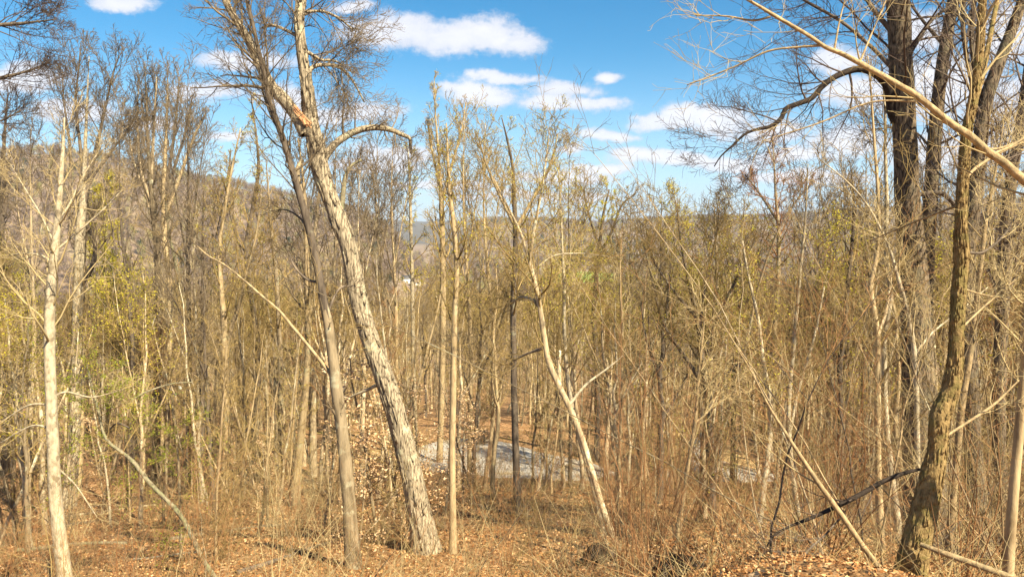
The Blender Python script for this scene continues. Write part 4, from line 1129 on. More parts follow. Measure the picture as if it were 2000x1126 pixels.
def stump(px, py, s, label):
    x, y = gy(px, py)
    base = np.array([x, y, float(height(x, y))])
    t = thing('stump_stand_in', label, 'stump', base)
    G = Geo()
    k = np.linspace(0, 1, 10)
    G.tubes(np.stack([k * 0, k * 0, -0.1 + k * 0.75 * s], -1)[None], (s * (0.36 - 0.12 * k))[None], 14, 0.3, cap=True)
    link('trunk', G.build('stump_mesh', [M['dark']]), t)
    P = []
    for i in range(18):
        a = rng.random() * 6.28
        p = np.array([0.2 * math.cos(a), 0.2 * math.sin(a), rng.uniform(0.1, 0.7)]) * s
        d = np.array([math.cos(a), math.sin(a), rng.uniform(-0.2, 0.8)]); pts = [p]
        for _ in range(4): pts.append(pts[-1] + norm(d + rng.normal(size=3) * 0.4) * 0.2 * s)
        P.append(pts)
    G = Geo(); G.tubes(np.array(P), np.tile(np.array([0.06, 0.05, 0.035, 0.025, 0.012]) * s, (18, 1)), 6)
    link('roots', G.build('stump_roots', [M['dark']]), t)


stump(935, 868, 1.2, 'dark tangled stump standing in for a pile at the far edge of the gravel clearing')  # stump form stands in for an unclear pile with a dark machine
stump(845, 958, 0.5, 'small black stump standing in for a tyre-like ring in front of the gravel clearing')  # stump form stands in for a black tyre-like ring


def box(G, x0, x1, y0, y1, z0, z1):
    V = np.array([[x, y, z] for z in (z0, z1) for (x, y) in ((x0, y0), (x1, y0), (x1, y1), (x0, y1))])
    G.add(V, quads=np.array([[0, 3, 2, 1], [4, 5, 6, 7], [0, 1, 5, 4], [1, 2, 6, 5], [2, 3, 7, 6], [3, 0, 4, 7]]))


def house(px, py, w, dp, h, rot, wall, roof, label, name='house'):
    x, y = gy(px, py)
    base = (x, y, float(height(x, y)))
    t = thing(name, label, 'house', base, rotz=rot)
    G = Geo(); box(G, -w / 2, w / 2, -dp / 2, dp / 2, -2, h)
    rh = dp * 0.34
    G.add([[-w / 2, -dp / 2, h], [-w / 2, dp / 2, h], [-w / 2, 0, h + rh], [w / 2, -dp / 2, h], [w / 2, dp / 2, h], [w / 2, 0, h + rh]], tris=np.array([[0, 2, 1], [3, 4, 5]]))
    link('wall', G.build('house_wall', [wall], smooth=False), t)
    G = Geo()
    e = 0.5
    for s in (-1, 1):
        a = np.array([[-w / 2 - e, s * (dp / 2 + e), h - rh * e / (dp / 2)], [w / 2 + e, s * (dp / 2 + e), h - rh * e / (dp / 2)], [w / 2 + e, 0, h + rh], [-w / 2 - e, 0, h + rh]])
        b_ = a + np.array([0, 0, 0.25])
        G.add(np.vstack([a + [0, 0, 0.02], b_]), quads=np.array([[0, 1, 2, 3], [4, 5, 6, 7], [0, 1, 5, 4], [1, 2, 6, 5], [2, 3, 7, 6], [3, 0, 4, 7]]))
    rf = link('roof', G.build('house_roof', [roof], smooth=False), t)
    G = Geo(); box(G, w * 0.2, w * 0.2 + 0.8, -0.4, 0.4, h + rh * 0.5, h + rh + 1.0)
    link('chimney', G.build('chimney_mesh', [roof], smooth=False), rf)
    for k in range(3):
        cx = -w / 2 + w * (k + 0.5) / 3
        if k == 1:
            G = Geo(); box(G, cx - 0.5, cx + 0.5, -dp / 2 - 0.06, -dp / 2 + 0.05, 0, 2.1)
            link('door', G.build('house_door', [M['roof_tan']], smooth=False), t)
        else:
            G = Geo(); box(G, cx - 0.8, cx + 0.8, -dp / 2 - 0.05, -dp / 2 + 0.05, 1.0, 2.3)
            f = link('window', G.build('house_window', [M['white']], smooth=False), t)
            G = Geo(); box(G, cx - 0.68, cx + 0.68, -dp / 2 - 0.09, -dp / 2 + 0.0, 1.12, 2.18)
            link('pane', G.build('house_pane', [M['glass']], smooth=False), f)
    return t


house(795, 552, 9, 6.5, 4.0, 0.3, M['white'], M['roof'], 'small white house far off in the valley left of the middle pair of trunks')
house(812, 556, 8, 5.5, 2.6, -0.1, M['cream'], M['roof_tan'], 'cream low house with brown roof beside the white one in the valley')
house(1268, 652, 9, 6, 3.2, 0.2, M['white'], M['roof'], 'pale house glimpsed through the budding trees left of the spreading tree')


def white_box(px, py, label, s=0.5):
    x, y = gy(px, py)
    t = thing('white_box', label, 'box', (x, y, float(height(x, y))))
    for i in range(4):
        G = Geo(); sx, sy = (i % 2) * 2 - 1, (i // 2) * 2 - 1
        box(G, sx * s * 0.4 - 0.03, sx * s * 0.4 + 0.03, sy * s * 0.35 - 0.03, sy * s * 0.35 + 0.03, -0.15, 0.25)
        link('leg', G.build('box_leg', [M['roof_tan']], smooth=False), t)
    G = Geo(); box(G, -s * 0.5, s * 0.5, -s * 0.42, s * 0.42, 0.25, 0.25 + s * 1.2)
    link('body', G.build('box_body', [M['white']], smooth=False), t)
    G = Geo(); box(G, -s * 0.55, s * 0.55, -s * 0.47, s * 0.47, 0.253 + s * 1.2, 0.33 + s * 1.2)
    link('lid', G.build('box_lid', [M['white']], smooth=False), t)


white_box(352, 764, 'left one of two small white boxes on a green patch far down the slope')
white_box(362, 764, 'right one of two small white boxes on a green patch far down the slope')


# ------------------------------------------------------------------ the forest behind: a few patterns, copied
def pattern_tree(h, r, bark, twigs, crown, leaf=None, nleaf=0, lsize=0.08, forks=0, lean=0.3, S=8, K=14):
    """meshes of a tree standing at the origin: trunk, crown, foliage"""
    k = np.linspace(0, 1, K)
    wand = np.cumsum(rng.normal(size=(K, 2)) * 0.035 * h / K ** 0.5, axis=0) * 0.6
    P = np.column_stack([wand + k[:, None] * rng.normal(size=2) * lean, -0.4 + k * (h + 0.4)])
    Rr = r * (1 - k) ** 0.75 + 0.012
    Rr *= 1 + 0.4 * np.exp(-k * 18)
    G = Geo(); G.tubes(P[None], Rr[None], S, 0.06)
    parents_P, parents_R = [P[None]], [Rr[None]]
    for f in range(forks):
        fp, fr = children(P[None], Rr[None], 1, tr=(0.35 + 0.12 * f, 0.45 + 0.12 * f), ang=22, L=h * 0.5, K=K, wob=0.05, up=0.08, rr=0.75, lt=0, jitter=0.2)
        G.tubes(fp, fr, S - 2, 0.05)
        parents_P.append(fp); parents_R.append(fr)
    tm = G.build('trunk_mesh', [M[bark]])
    GC = Geo(); tips = []
    for a, b in zip(parents_P, parents_R):
        tips += crown_levels(GC, a, b, crown, [4, 3, 3, 3])
    cm = GC.build('crown_mesh', [M[twigs]])
    fm = None
    if leaf:
        C = np.concatenate([t[:, 1:].reshape(-1, 3) for t in tips if t.shape[1] <= 5])
        C = C[rng.integers(0, len(C), nleaf)] + rng.normal(size=(nleaf, 3)) * lsize
        G = Geo(); G.leaves(C, lsize * (0.6 + 0.8 * rng.random(nleaf)))
        fm = G.build('foliage_mesh', [M[leaf]], smooth=False, tint=True)
    return dict(trunk=tm, crown=cm, foliage=fm, h=h)


TREES = [
    ('grey', pattern_tree(15, 0.125, 'grey', 'twig', fine(n1=21, L1=2.6, n2=6, n3=4, a1=35, rmin=0.008, up1=0.15), forks=1)),
    ('tan', pattern_tree(15, 0.11, 'tan', 'twig', fine(n1=23, L1=2.4, n2=6, n3=4, a1=45, rmin=0.008, tr=(0.35, 0.99)), forks=1)),
    ('dark', pattern_tree(14, 0.12, 'dark', 'twig_grey', fine(n1=28, L1=2.8, n2=6, n3=4, a1=45, rmin=0.008), forks=2)),
    ('bud', pattern_tree(13, 0.10, 'grey', 'twig', fine(n1=25, L1=2.6, n2=6, n3=4, a1=45, rmin=0.008), 'bud_dim', 2200, 0.06, forks=2)),
    ('pale', pattern_tree(15, 0.10, 'pale', 'twig_pale', fine(n1=21, L1=2.2, n2=5, n3=4, a1=40, rmin=0.008, tr=(0.35, 0.99)), forks=1)),
    ('bright', pattern_tree(11, 0.08, 'grey', 'twig', fine(n1=21, L1=2.4, n2=6, n3=4, a1=45, rmin=0.008, tr=(0.3, 0.99)), 'bud', 2300, 0.075, forks=1)),
    ('red', pattern_tree(14, 0.11, 'grey', 'twig_red', fine(n1=21, L1=2.3, n2=6, n3=4, a1=40, rmin=0.008), forks=1)),
]
SAPS = [
    ('bare', pattern_tree(7, 0.045, 'stem', 'twig_pale', fine(n1=26, L1=1.3, n2=5, n3=3, a1=45, rmin=0.0055, tr=(0.15, 0.99)), lean=1.0, S=6, K=12)),
    ('bare', pattern_tree(6, 0.035, 'tan', 'twig', fine(n1=30, L1=1.2, n2=5, n3=3, a1=50, rmin=0.0055, tr=(0.1, 0.99)), lean=0.8, S=6, K=12)),
    ('bare', pattern_tree(8, 0.05, 'pale', 'twig', fine(n1=28, L1=1.3, n2=5, n3=3, a1=40, rmin=0.0055, tr=(0.2, 0.99)), lean=0.6, S=6, K=12)),
    ('grey', pattern_tree(7, 0.05, 'grey', 'twig_grey', fine(n1=28, L1=1.4, n2=5, n3=3, a1=50, rmin=0.0055, tr=(0.15, 0.99)), lean=1.2, S=6, K=12)),
    ('budding', pattern_tree(6, 0.04, 'grey', 'twig', fine(n1=26, L1=1.4, n2=5, n3=3, a1=55, rmin=0.0055, tr=(0.15, 0.99)), 'bud_dim', 700, 0.035, lean=0.8, S=6, K=12)),
    ('beech', pattern_tree(3.6, 0.03, 'grey', 'twig', fine(n1=24, L1=0.9, n2=5, n3=3, a1=70, rmin=0.003, tr=(0.12, 0.99), up1=0.0), 'beech', 900, 0.065, lean=0.3, S=6, K=10)),
]


def pattern_shrub(nst, h, r, twigs, spread, wob=0.07, n2=7, n3=3, up=0.03, rmin=0.0022):
    G = Geo()
    a = rng.random(nst) * 6.28
    d = np.stack([np.cos(a) * spread, np.sin(a) * spread, np.ones(nst)], -1) + rng.normal(size=(nst, 3)) * 0.1
    d = norm(d)
    K = 9
    P = np.empty((nst, K, 3)); P[:, 0] = np.stack([np.cos(a), np.sin(a), a * 0 - 0.5], -1) * 0.06
    ln = h * rng.uniform(0.6, 1.2, nst)[:, None]
    for k in range(1, K):
        d = norm(d + rng.normal(size=d.shape) * wob + np.array([0, 0, up]))
        P[:, k] = P[:, k - 1] + d * ln / (K - 1)
    Rr = r * rng.uniform(0.6, 1.3, nst)[:, None] * (1 - 0.75 * np.arange(K) / (K - 1))[None]
    G.tubes(P, Rr, 5)
    crown_levels(G, P, Rr, [dict(n=n2, tr=(0.2, 1), ang=45, rel=0.4, K=5, wob=0.12, up=0.03, rr=0.6, rmin=rmin, lmin=0.1),
                            dict(n=n3, tr=(0.2, 1), ang=45, rel=0.5, K=3, wob=0.12, up=0.03, rr=0.7, rmin=rmin * 0.8, lmin=0.05)], [3, 3])
    return G.build('shrub_mesh', [M[twigs]])


SHRUBS = [('russet', pattern_shrub(9, 1.9, 0.006, 'twig_red', 0.4, n2=6, n3=3)), ('tan', pattern_shrub(8, 2.4, 0.008, 'twig', 0.45, 0.08, n2=7, n3=3)), ('pale', pattern_shrub(6, 2.9, 0.009, 'twig_pale', 0.5, 0.08, n2=7, n3=3)),
          ('grey', pattern_shrub(11, 1.9, 0.006, 'twig_grey', 0.8, 0.14, n2=8, n3=3)), ('russet', pattern_shrub(6, 2.6, 0.006, 'twig_red', 0.2, n2=6, n3=3))]

SIL_X = [-200, 60, 250, 330, 450, 560, 640, 740, 850, 930, 1080, 1240, 1300, 1450, 1530, 1650, 1750, 1900, 2200]
SIL_Y = [430, 475, 495, 495, 480, 475, 450, 450, 465, 465, 480, 475, 460, 465, 460, 420, 385, 340, 300]
# gaps through which the photograph shows a trunk or the clearing: rows of pixels columns, depth, share kept
WINDOWS = [(100, 196, 33, 0.1), (290, 345, 36, 0.15), (428, 452, 30, 0.3), (568, 618, 27, 0.25), (848, 902, 39, 0.2), (795, 820, 40, 0.3), (905, 1190, 38, 0.85), (1340, 1490, 40, 0.5), (1500, 1526, 37, 0.4)]


def clear_view(x, y):
    d = np.hypot(x, y); px = 1000 + F * x / y
    ok = np.ones(len(x), bool)
    for a, b, dm, k in WINDOWS:
        ok &= ~((px > a) & (px < b) & (d < dm) & (rng.random(len(x)) > k))
    return ok


def max_h(x, y, d):
    px = 1000 + F * x / np.maximum(y, 1)
    row = np.interp(px, SIL_X, SIL_Y) + rng.random(len(x)) ** 0.7 * 120
    row = np.where(d > 50, np.maximum(row, 500 + rng.random(len(x)) * 110), row)
    row = np.where((px > 1080) & (px < 1215) & (d > 38), np.maximum(row, 552), row)
    row = np.where((px > 770) & (px < 835) & (d > 30), np.maximum(row, 566), row)
    row = np.where((px > 725) & (px < 760) & (d > 38), np.maximum(row, 650), row)
    row = np.where((px > 335) & (px < 375) & (d > 38), np.maximum(row, 775), row)
    b = (563 - row) / F
    zt = EYE + (-SP + b * CP) / (CP + b * SP) * y
    return zt - height(x, y)


def scatter(n, d0, d1, half=0.80, power=2.0, amin=None):
    u = rng.random(n)
    d = (d0 ** power + u * (d1 ** power - d0 ** power)) ** (1 / power)
    a = rng.uniform(-half if amin is None else amin, half, n)
    return d * np.sin(a), d * np.cos(a), d


LAND = [(25, 'the dark snagged edge tree'), (110, 'the smooth pale edge tree'), (155, 'the straight pale tree'), (205, 'the yellow-green flowering tree'), (300, 'the broom-crowned tree'), (330, 'the two-toned trunk'),
        (400, 'the crooked broken-topped tree'), (440, 'the forked tan trunk'), (500, 'the dark crooked tree'), (590, 'the pale-footed tree'), (665, 'the slim leaning tree'), (755, 'the big shaggy trunk'),
        (808, 'the pole-like pale tree'), (862, 'the left middle trunk'), (886, 'the right middle trunk'), (945, 'the slim leafing tree'), (1005, 'the dark straight tree'), (1110, 'the bent pale tree'), (1165, 'the bright-leaved tree'),
        (1235, 'the small budding tree'), (1335, 'the pale slanting pole'), (1385, 'the low spreading tree'), (1450, 'the low-crowned budding tree'), (1510, 'the reddish-crowned tree'), (1550, 'the light twin-stemmed tree'), (1640, 'the twisting grey stem'),
        (1714, 'the thin tan tree'), (1790, 'the thick dark trunk'), (1850, 'the kinked young tree'), (1900, 'the rough leaning tree'), (1980, 'the smooth edge sapling')]
USED = {}


def region(px, d, head):
    """a phrase that places a plant by the nearest tree one can find, made unlike the ones already given"""
    near = sorted(LAND, key=lambda q: abs(q[0] - px))[:9]
    opts = []
    for lx, nm in near:
        side = 'left' if px < lx else 'right'
        if abs(px - lx) < 12: rel = ('directly behind', 'right behind', 'in line behind')
        elif abs(px - lx) < 45: rel = ('close behind and ' + side + ' of', 'a step ' + side + ' of', 'just ' + side + ' of')
        else: rel = ('behind and ' + side + ' of', 'farther ' + side + ' of', 'well ' + side + ' of')
        band = '' if d < 22 else (', midway down' if d < 38 else ', lower down')
        opts += [r + ' ' + nm + band for r in rel]
    def fit(o):
        lab = head + ' ' + o
        if len(lab.replace('-', ' ').split()) > 15: lab = lab.split(',')[0]
        if len(lab.replace('-', ' ').split()) > 15: lab = lab.replace('leafless ', '')
        return lab
    lab = next((fit(o) for o in opts if fit(o) not in USED), fit(opts[0]))
    USED[lab] = 1
    return lab


def place(parts, name, label, cat, group, loc, rot, sc, tilt=(0, 0)):
    t = bpy.data.objects.new(name, None)
    COL.objects.link(t)
    t.location = loc; t.rotation_euler = (tilt[0], tilt[1], rot); t.scale = sc
    tag(t, label, cat, group)
    for nm, src in parts:
        c = src.copy(); COL.objects.link(c); c.parent = t


def first(p):
    """the pattern's part objects (kept unlinked until copied)"""
    return [(nm, bpy.data.objects.new(nm, p[nm])) for nm in ('trunk', 'crown', 'foliage') if p.get(nm)]


TP = [(k, first(p), p['h']) for k, p in TREES]
SPP = [(k, first(p), p['h']) for k, p in SAPS]

# trees
x1, y1, d1 = scatter(300, 22, 62)
x2, y2, d2 = scatter(430, 60, 150)
x3, y3, d3 = scatter(620, 150, 330)
X, Y, D = np.concatenate([x1, x2, x3]), np.concatenate([y1, y2, y3]), np.concatenate([d1, d2, d3])
keep = ~near_pad(X, Y)
pxs = 1000 + F * X / Y
keep &= clear_view(X, Y)
keep &= (pxs > -600) & (pxs < 2600)
X, Y, D = X[keep], Y[keep], D[keep]
H = np.minimum(rng.uniform(11, 17, len(X)), max_h(X, Y, D))
ok = H > 3.0
X, Y, D, H = X[ok], Y[ok], D[ok], H[ok]
o_ = np.argsort(D)
X, Y, D, H = X[o_], Y[o_], D[o_], H[o_]
PX = 1000 + F * X / Y
kind = np.empty(len(X), int)
for i in range(len(X)):
    w = np.array([1.6, 1.6, 0.9, 1.0, 1.2, 0.35, 0.7])
    if 850 < PX[i] < 1500: w[[3, 5]] *= (3.5, 5)
    if 100 < PX[i] < 500: w[5] *= 2
    kind[i] = rng.choice(7, p=w / w.sum())
DESC = {'grey': 'bare grey-barked tree', 'tan': 'bare tan-barked tree', 'dark': 'bare dark-barked tree', 'bud': 'olive-budded tree', 'pale': 'bare pale-barked tree',
        'bright': 'yellow-green leafing tree', 'red': 'bare reddish-twigged tree'}
Z = height(X, Y)
inview = (PX > -60) & (PX < 2060)
count = 0
rest = []
for i in range(len(X)):
    k, parts, h = TP[kind[i]]
    if inview[i] and count < 255:
        s = H[i] / h
        sw = max(0.75, s) * rng.uniform(0.9, 1.1)
        lab = region(PX[i], D[i], ('tall ' if H[i] > 12.5 else 'short ' if H[i] < 9 else '') + DESC[k])
        place(parts, 'tree', lab, 'tree', 'trees of the dense woods on the slope', (X[i], Y[i], Z[i]), rng.random() * 6.28, (sw, sw, s), (rng.normal() * 0.03, rng.normal() * 0.03))
        count += 1
    else:
        rest.append(i)


def instancer(name, label_kind, pts, rots, scales, picks, srcs):
    """ONE object of scattered copies: srcs is a list of lists of objects joined to one pattern each"""
    me = bpy.data.meshes.new(name)
    me.vertices.add(len(pts))
    me.vertices.foreach_set("co", np.asarray(pts, np.float32).ravel())
    a = me.attributes.new("rot", 'FLOAT_VECTOR', 'POINT'); a.data.foreach_set("vector", np.asarray(rots, np.float32).ravel())
    a = me.attributes.new("scl", 'FLOAT_VECTOR', 'POINT'); a.data.foreach_set("vector", np.asarray(scales, np.float32).ravel())
    a = me.attributes.new("pick", 'INT', 'POINT'); a.data.foreach_set("value", np.asarray(picks, np.int32))
    o = link(name, me, kind='stuff')
    ng = bpy.data.node_groups.new(name + "_nodes", 'GeometryNodeTree')
    ng.interface.new_socket("Geometry", in_out='INPUT', socket_type='NodeSocketGeometry')
    ng.interface.new_socket("Geometry", in_out='OUTPUT', socket_type='NodeSocketGeometry')
    N = ng.nodes; Lk = ng.links
    gi = N.new('NodeGroupInput'); go = N.new('NodeGroupOutput')
    out = N.new('GeometryNodeJoinGeometry')
    def attr(nm, ty):
        n = N.new('GeometryNodeInputNamedAttribute'); n.data_type = ty; n.inputs[0].default_value = nm
        return n.outputs[0]
    rot, scl, pk = attr('rot', 'FLOAT_VECTOR'), attr('scl', 'FLOAT_VECTOR'), attr('pick', 'INT')
    e2r = N.new('FunctionNodeEulerToRotation'); Lk.new(rot, e2r.inputs[0])
    for idx, src in enumerate(srcs):
        j = N.new('GeometryNodeJoinGeometry')
        for so in src:
            oi = N.new('GeometryNodeObjectInfo'); oi.inputs['Object'].default_value = so
            Lk.new(oi.outputs['Geometry'], j.inputs[0])
        iop = N.new('GeometryNodeInstanceOnPoints')
        cmp_ = N.new('FunctionNodeCompare'); cmp_.data_type = 'INT'; cmp_.operation = 'EQUAL'
        ia = [s for s in cmp_.inputs if s.type == 'INT']
        Lk.new(pk, ia[0]); ia[1].default_value = idx
        Lk.new(gi.outputs[0], iop.inputs['Points'])
        Lk.new(cmp_.outputs[0], iop.inputs['Selection'])
        Lk.new(j.outputs[0], iop.inputs['Instance'])
        Lk.new(e2r.outputs[0], iop.inputs['Rotation'])
        Lk.new(scl, iop.inputs['Scale'])
        Lk.new(iop.outputs[0], out.inputs[0])
    Lk.new(out.outputs[0], go.inputs[0])
    md = o.modifiers.new("scatter", 'NODES'); md.node_group = ng
    return o


r_ = np.array(rest)
s_ = H[r_] / np.array([TP[k][2] for k in kind[r_]])
sw = np.maximum(0.75, s_)
wd = instancer('woods', 'stuff', np.column_stack([X[r_], Y[r_], Z[r_]]), np.column_stack([rng.normal(size=(len(r_), 2)) * 0.03, rng.random(len(r_)) * 6.28]), np.column_stack([sw, sw, s_]), kind[r_], [[o for _, o in TP[k][1]] for k in range(7)])
tag(wd, 'bare woods filling the lower slope beyond the nearer trees', 'woods')

# saplings
xa, ya, da = scatter(330, 15, 55, half=0.72)
xb, yb, db = scatter(500, 50, 110, half=0.72)
X, Y, D = np.concatenate([xa, xb]), np.concatenate([ya, yb]), np.concatenate([da, db])
keep = ~near_pad(X, Y)
PXs = 1000 + F * X / Y
keep &= clear_view(X, Y)
X, Y, D = X[keep], Y[keep], D[keep]
o_ = np.argsort(D); X, Y, D = X[o_], Y[o_], D[o_]
PX = 1000 + F * X / Y
Z = height(X, Y)
kind = rng.choice(6, len(X), p=[0.22, 0.22, 0.19, 0.16, 0.15, 0.06])
DS = {'bare': 'thin bare sapling', 'grey': 'thin grey-twigged sapling', 'budding': 'thin sapling with small buds', 'beech': 'beech sapling in papery leaves'}
cnt = 0; rest = []
for i in range(len(X)):
    k, parts, h = SPP[kind[i]]
    s = rng.uniform(0.6, 1.25)
    if -60 < PX[i] < 2060 and cnt < 250:
        place(parts, 'sapling', region(PX[i], D[i], ('low ' if s < 0.8 else 'tall ' if s > 1.05 else '') + DS[k]), 'sapling', 'saplings of the understory', (X[i], Y[i], Z[i]), rng.random() * 6.28, (s, s, s), (rng.normal() * 0.09, rng.normal() * 0.09))
        cnt += 1
    else: rest.append(i)
r_ = np.array(rest); s = rng.uniform(0.6, 1.25, len(r_))
w2 = instancer('sapling_thicket', 'stuff', np.column_stack([X[r_], Y[r_], Z[r_]]), np.column_stack([rng.normal(size=(len(r_), 2)) * 0.09, rng.random(len(r_)) * 6.28]), np.column_stack([s, s, s]), kind[r_], [[o for _, o in SPP[k][1]] for k in range(6)])
tag(w2, 'thicket of thin saplings far down the slope', 'thicket')

# beech saplings with papery leaves where the photograph shows them
bk, bparts, bh = SPP[5]
for px, py, s, lab in [(742, 1062, 1.1, 'beech sapling full of papery tan leaves against the foot of the shaggy trunk'), (775, 1045, 0.9, 'smaller papery-leaved beech just left of the shaggy trunk'), (870, 1010, 1.0, 'papery-leaved beech between the shaggy trunk and the middle pair'),
                       (905, 985, 0.9, 'papery-leaved beech under the gravel clearing, right of the middle pair'), (455, 985, 0.8, 'papery-leaved beech at the foot of the forked tan trunk'), (525, 1010, 0.7, 'papery-leaved beech left of the pale-footed tree'), (700, 1070, 0.7, 'low papery-leaved beech behind the slim leaning trunk')]:
    x, y = gy(px, py)
    place(bparts, 'beech_sapling', lab, 'sapling', None, (x, y, float(height(x, y))), rng.random() * 6, (s, s, s))

# shrubs
xa, ya, da = scatter(245, 8.5, 34, half=0.66, power=1.6)
xc, yc, dc = scatter(32, 5.0, 11, half=0.64, amin=0.15)
X, Y = np.concatenate([xa, xc]), np.concatenate([ya, yc])
PX = 1000 + F * X / Y
Z = height(X, Y)
for i in range(len(X)):
    j = int(rng.integers(0, 5))
    k, me = SHRUBS[j]
    if 1325 < PX[i] < 1480 and rng.random() < 0.55: continue
    if k == 'tan': k = ('tan', 'light brown')[i % 2]
    o = link('shrub', me, loc=(X[i], Y[i], Z[i]))
    s = rng.uniform(0.5, 0.95)
    o.rotation_euler = (rng.normal() * 0.1, rng.normal() * 0.1, rng.random() * 6.28); o.scale = (s, s, s)
    tag(o, region(PX[i], float(np.hypot(X[i], Y[i])), f'leafless {k} brush'), 'shrub', 'bare brush on the bank')

# single thin whips close by
for i in range(48):
    right = i < 30
    px = rng.uniform(1480, 2080) if right else rng.uniform(150, 1480)
    Yv = rng.uniform(4.6, 7.5) if right else rng.uniform(7.5, 12.5)
    x0 = (px - 1000) / F * Yv
    if i < 12: px = rng.uniform(1680, 2100)
    x0 = (px - 1000) / F * Yv
    hgt = rng.uniform(2.2, 3.6) if i < 12 else rng.uniform(1.4, 3.0) if right else rng.uniform(1.0, 2.2)
    lean = rng.normal() * 0.45
    K = 14
    k = np.linspace(0, 1, K)
    bend = rng.normal() * 0.25
    P = np.column_stack([x0 + lean * hgt * k + bend * hgt * k ** 2, Yv + rng.normal() * 0.3 * k, float(height(x0, Yv)) - 0.08 + hgt * k])
    P[1:] += np.cumsum(rng.normal(size=(K - 1, 3)) * 0.012, axis=0)
    base = P[0].copy()
    mk = ('stem', 'tan', 'dark', 'grey')[i % 4]
    r0 = rng.uniform(0.005, 0.010)
    hd = {'stem': 'smooth tan', 'tan': 'brown', 'grey': 'grey', 'dark': 'dark'}[mk] + (' leaning' if abs(lean) > 0.3 else ' upright') + ' whip'
    t = thing('whip', region(px, 5.0, hd).replace('behind', 'in front').replace('in front and', 'in front and').replace('in front of', 'in front of'), 'sapling', base, 'thin whips close to the viewpoint')
    G = Geo(); G.tubes(P[None], (r0 * (1 - 0.8 * k))[None], 7, 0.04)
    link('stem', G.build('whip_mesh', [M[mk]], origin=base), t)
    G = Geo(); crown_levels(G, P[None], (r0 * (1 - 0.8 * k))[None], fine(n1=14, L1=0.55, n2=4, n3=3, rmin=0.0013, tr=(0.2, 0.99), lt=0.3, a1=45), [4, 3, 3])
    link('crown', G.build('whip_crown', [M[{'stem': 'twig_pale', 'dark': 'twig_red'}.get(mk, 'twig')]], origin=base), t)

# far woods on the valley floor and the hills
def far_pattern(h, col_mat, n=240, sz=0.5, trunk='grey'):
    G = Geo()
    k = np.linspace(0, 1, 4)
    G.tubes(np.stack([k * 0, k * 0, -1 + k * h * 0.8], -1)[None], (0.18 - 0.14 * k)[None], 4)
    P = np.stack([k * 0, k * 0, h * (0.3 + 0.6 * k)], -1)[None]
    R0 = np.full((1, 4), 0.1)
    p1, r1 = children(P, R0, 14, tr=(0, 1), ang=42, L=h * 0.32, K=3, up=0.15, rr=0.6, rmin=0.05)
    G.tubes(p1, r1, 3)
    p2, r2 = children(p1, r1, 7, tr=(0.2, 1), ang=42, L=h * 0.14, K=2, up=0.1, rr=0.7, rmin=0.035)
    G.tubes(p2, r2, 3)
    tip = p2[:, -1]
    C = tip[rng.integers(0, len(tip), n)] + rng.normal(size=(n, 3)) * 0.6
    G.leaves(C, sz * rng.uniform(0.6, 1.5, n), aspect=0.25)
    return G.build('far_tree_mesh', [col_mat])


def far_mat(name, a, b):
    m, T, bb = mat(name)
    oi = T.new('ShaderNodeObjectInfo')
    ge = T.new('ShaderNodeNewGeometry')
    f = T.math('ADD', T.math('MULTIPLY', oi.outputs['Random'], 0.5), T.math('MULTIPLY', T.noise(ge.outputs['Position'], 0.012, 4), 0.6), clamp=True)
    T.put(bb.inputs['Base Color'], T.mix(f, a, b))
    return m


fb = far_mat('far_brown_twigs', (0.115, 0.08, 0.066), (0.23, 0.165, 0.125))
fo = far_mat('far_olive_buds', (0.22, 0.19, 0.06), (0.36, 0.32, 0.10))
fd = far_mat('far_evergreen', (0.025, 0.04, 0.02), (0.06, 0.07, 0.03))
FARO = [bpy.data.objects.new('far_tree', far_pattern(13, m, n, s)) for m, n, s in ((fb, 260, 0.7), (fb, 200, 0.9), (fo, 300, 0.6), (fd, 420, 0.9))]
x1, y1, d1 = scatter(3600, 300, 950, half=0.7)
x2, y2, d2 = scatter(6500, 450, 1230, half=0.72); k2 = 1000 + F * x2 / y2 < 820
x3, y3, d3 = scatter(14000, 950, 2000, half=0.72); k3 = 1000 + F * x3 / y3 > 850
X, Y, D = np.concatenate([x1, x2[k2], x3[k3]]), np.concatenate([y1, y2[k2], y3[k3]]), np.concatenate([d1, d2[k2], d3[k3]])
g = np.zeros(len(X), bool)
for (gx, gyy, rx, ry) in GREENS:
    g |= ((X - gx) / rx) ** 2 + ((Y - gyy) / ry) ** 2 < 1.3
px = 1000 + F * X / Y
g |= (D < _f[1]) & (px > 1090) & (px < 1200) & (D > 300)
g |= (px > 770) & (px < 835) & (D < gy(795, 552)[1] + 12) & (D > 300)
X, Y, D = X[~g], Y[~g], D[~g]
H = height(X, Y)
pk = rng.choice(4, len(X), p=[0.44, 0.37, 0.16, 0.03])
px = 1000 + F * X / Y
rowdark = (px > 1090) & (px < 1260) & (D > 1000) & (D < 1300)
pk = np.where(rowdark & (rng.random(len(X)) < 0.5), 3, pk)
s = rng.uniform(0.7, 1.15, len(X))
fw = instancer('hillside_woods', 'stuff', np.column_stack([X, Y, H - 1]), np.column_stack([np.zeros((len(X), 2)), rng.random(len(X)) * 6.28]), np.column_stack([s, s, s]), pk, [[o] for o in FARO])
tag(fw, 'brown leafless woods covering the far valley and hills', 'woods')

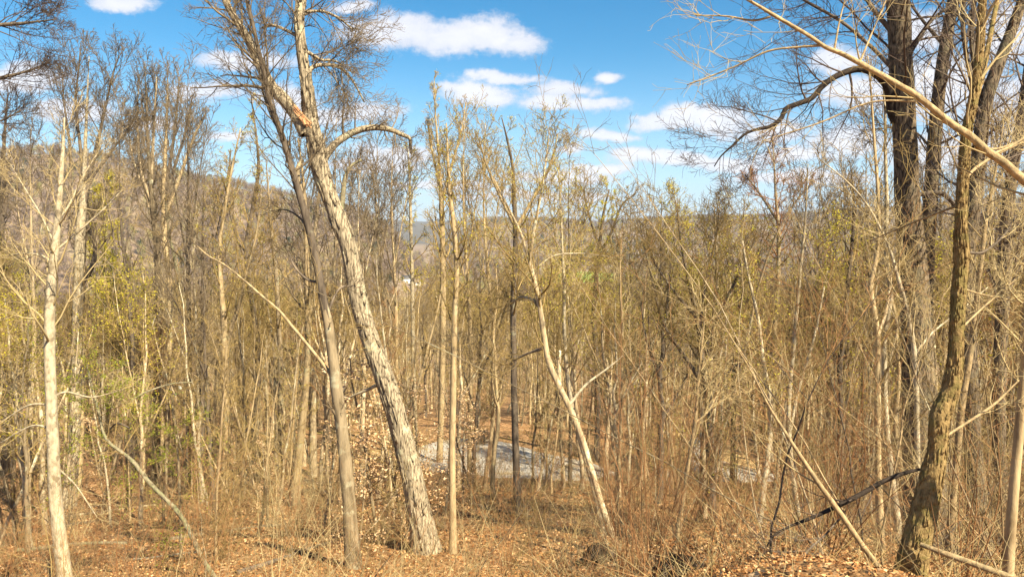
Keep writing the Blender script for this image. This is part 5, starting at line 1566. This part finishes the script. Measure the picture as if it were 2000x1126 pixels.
# ------------------------------------------------------------------ leaf litter and low dead stems
G = Geo()
for n, a, b, sz in ((75000, 2.6, 8, 0.024), (46000, 7, 22, 0.065), (16000, 20, 36, 0.13)):
    x, y, d = scatter(n, a, b, half=0.70)
    ok = np.ones(n, bool)
    for mx, my, mr in MOUNDS: ok &= np.hypot(x - mx, y - my) > mr
    ok &= ~near_pad(x, y) | (rng.random(n) < 0.1)
    x, y = x[ok], y[ok]; n = len(x)
    z = height(x, y) + rng.random(n) * 0.035
    G.leaves(np.column_stack([x, y, z]), sz * rng.uniform(0.6, 1.3, n), fold=0.12, aspect=0.7, flat=0.35)
o = link('leaf_litter', G.build('leaf_litter_mesh', [M['litter']], smooth=False, tint=True), kind='stuff')
tag(o, 'layer of fallen brown and tan leaves over the bank', 'leaf litter')

G = Geo()
n = 15000
x, y, d = scatter(n, 4.2, 36, half=0.70, power=1.5)
x[:1500], y[:1500], d[:1500] = scatter(1500, 3.1, 6.0, half=0.66)
ok = ~near_pad(x, y); x, y = x[ok], y[ok]; n = len(x)
z = height(x, y) - 0.03
dirs = norm(rng.normal(size=(n, 3)) * np.array([0.7, 0.7, 0.25]) + np.array([0, 0, 0.6]))
dirs[::3] = norm(dirs[::3] * np.array([1, 1, 0.35]))
ln = rng.uniform(0.25, 1.25, n)[:, None] * np.clip(np.hypot(x, y) / 7.0, 0.3, 1)[:, None]
P = np.empty((n, 4, 3)); P[:, 0] = np.column_stack([x, y, z])
for k in range(1, 4):
    dirs = norm(dirs + rng.normal(size=dirs.shape) * 0.16)
    P[:, k] = P[:, k - 1] + dirs * ln / 3
rad = (rng.uniform(0.0012, 0.004, n) * np.clip(np.hypot(x, y) / 7.0, 0.5, 1) * (1 + np.hypot(x, y) / 30))[:, None] * np.array([1, 0.8, 0.6, 0.3])[None]
for idx, mname in enumerate(('twig', 'twig_red', 'twig_pale')):
    G = Geo(); G.tubes(P[idx::3], rad[idx::3], 3)
    o = link('undergrowth', G.build('undergrowth_mesh', [M[mname]]), kind='stuff')
    tag(o, ('tan', 'reddish', 'pale')[idx] + ' dead stems and weeds poking through the leaf litter', 'undergrowth')


# ------------------------------------------------------------------ the air of the valley
def build_haze(density):
    me_lo = -51.0
    hi = 125.0
    G = Geo(); box(G, -12500, 12500, -12500, 12500, me_lo, hi)
    m = bpy.data.materials.new('valley_air'); m.use_nodes = True
    m.node_tree.nodes.clear()
    T = NT(m.node_tree)
    o_ = T.new('ShaderNodeOutputMaterial')
    v = T.new('ShaderNodeVolumePrincipled')
    v.inputs['Color'].default_value = (0.80, 0.88, 1.0, 1)
    v.inputs['Density'].default_value = density
    v.inputs['Anisotropy'].default_value = 0.2
    T.l.new(v.outputs[0], o_.inputs['Volume'])
    o = link('haze', G.build('haze_mesh', [m], smooth=False), kind='stuff')
    tag(o, 'thin pale blue haze over the far valley and ridges', 'haze')


build_haze(0.00011)
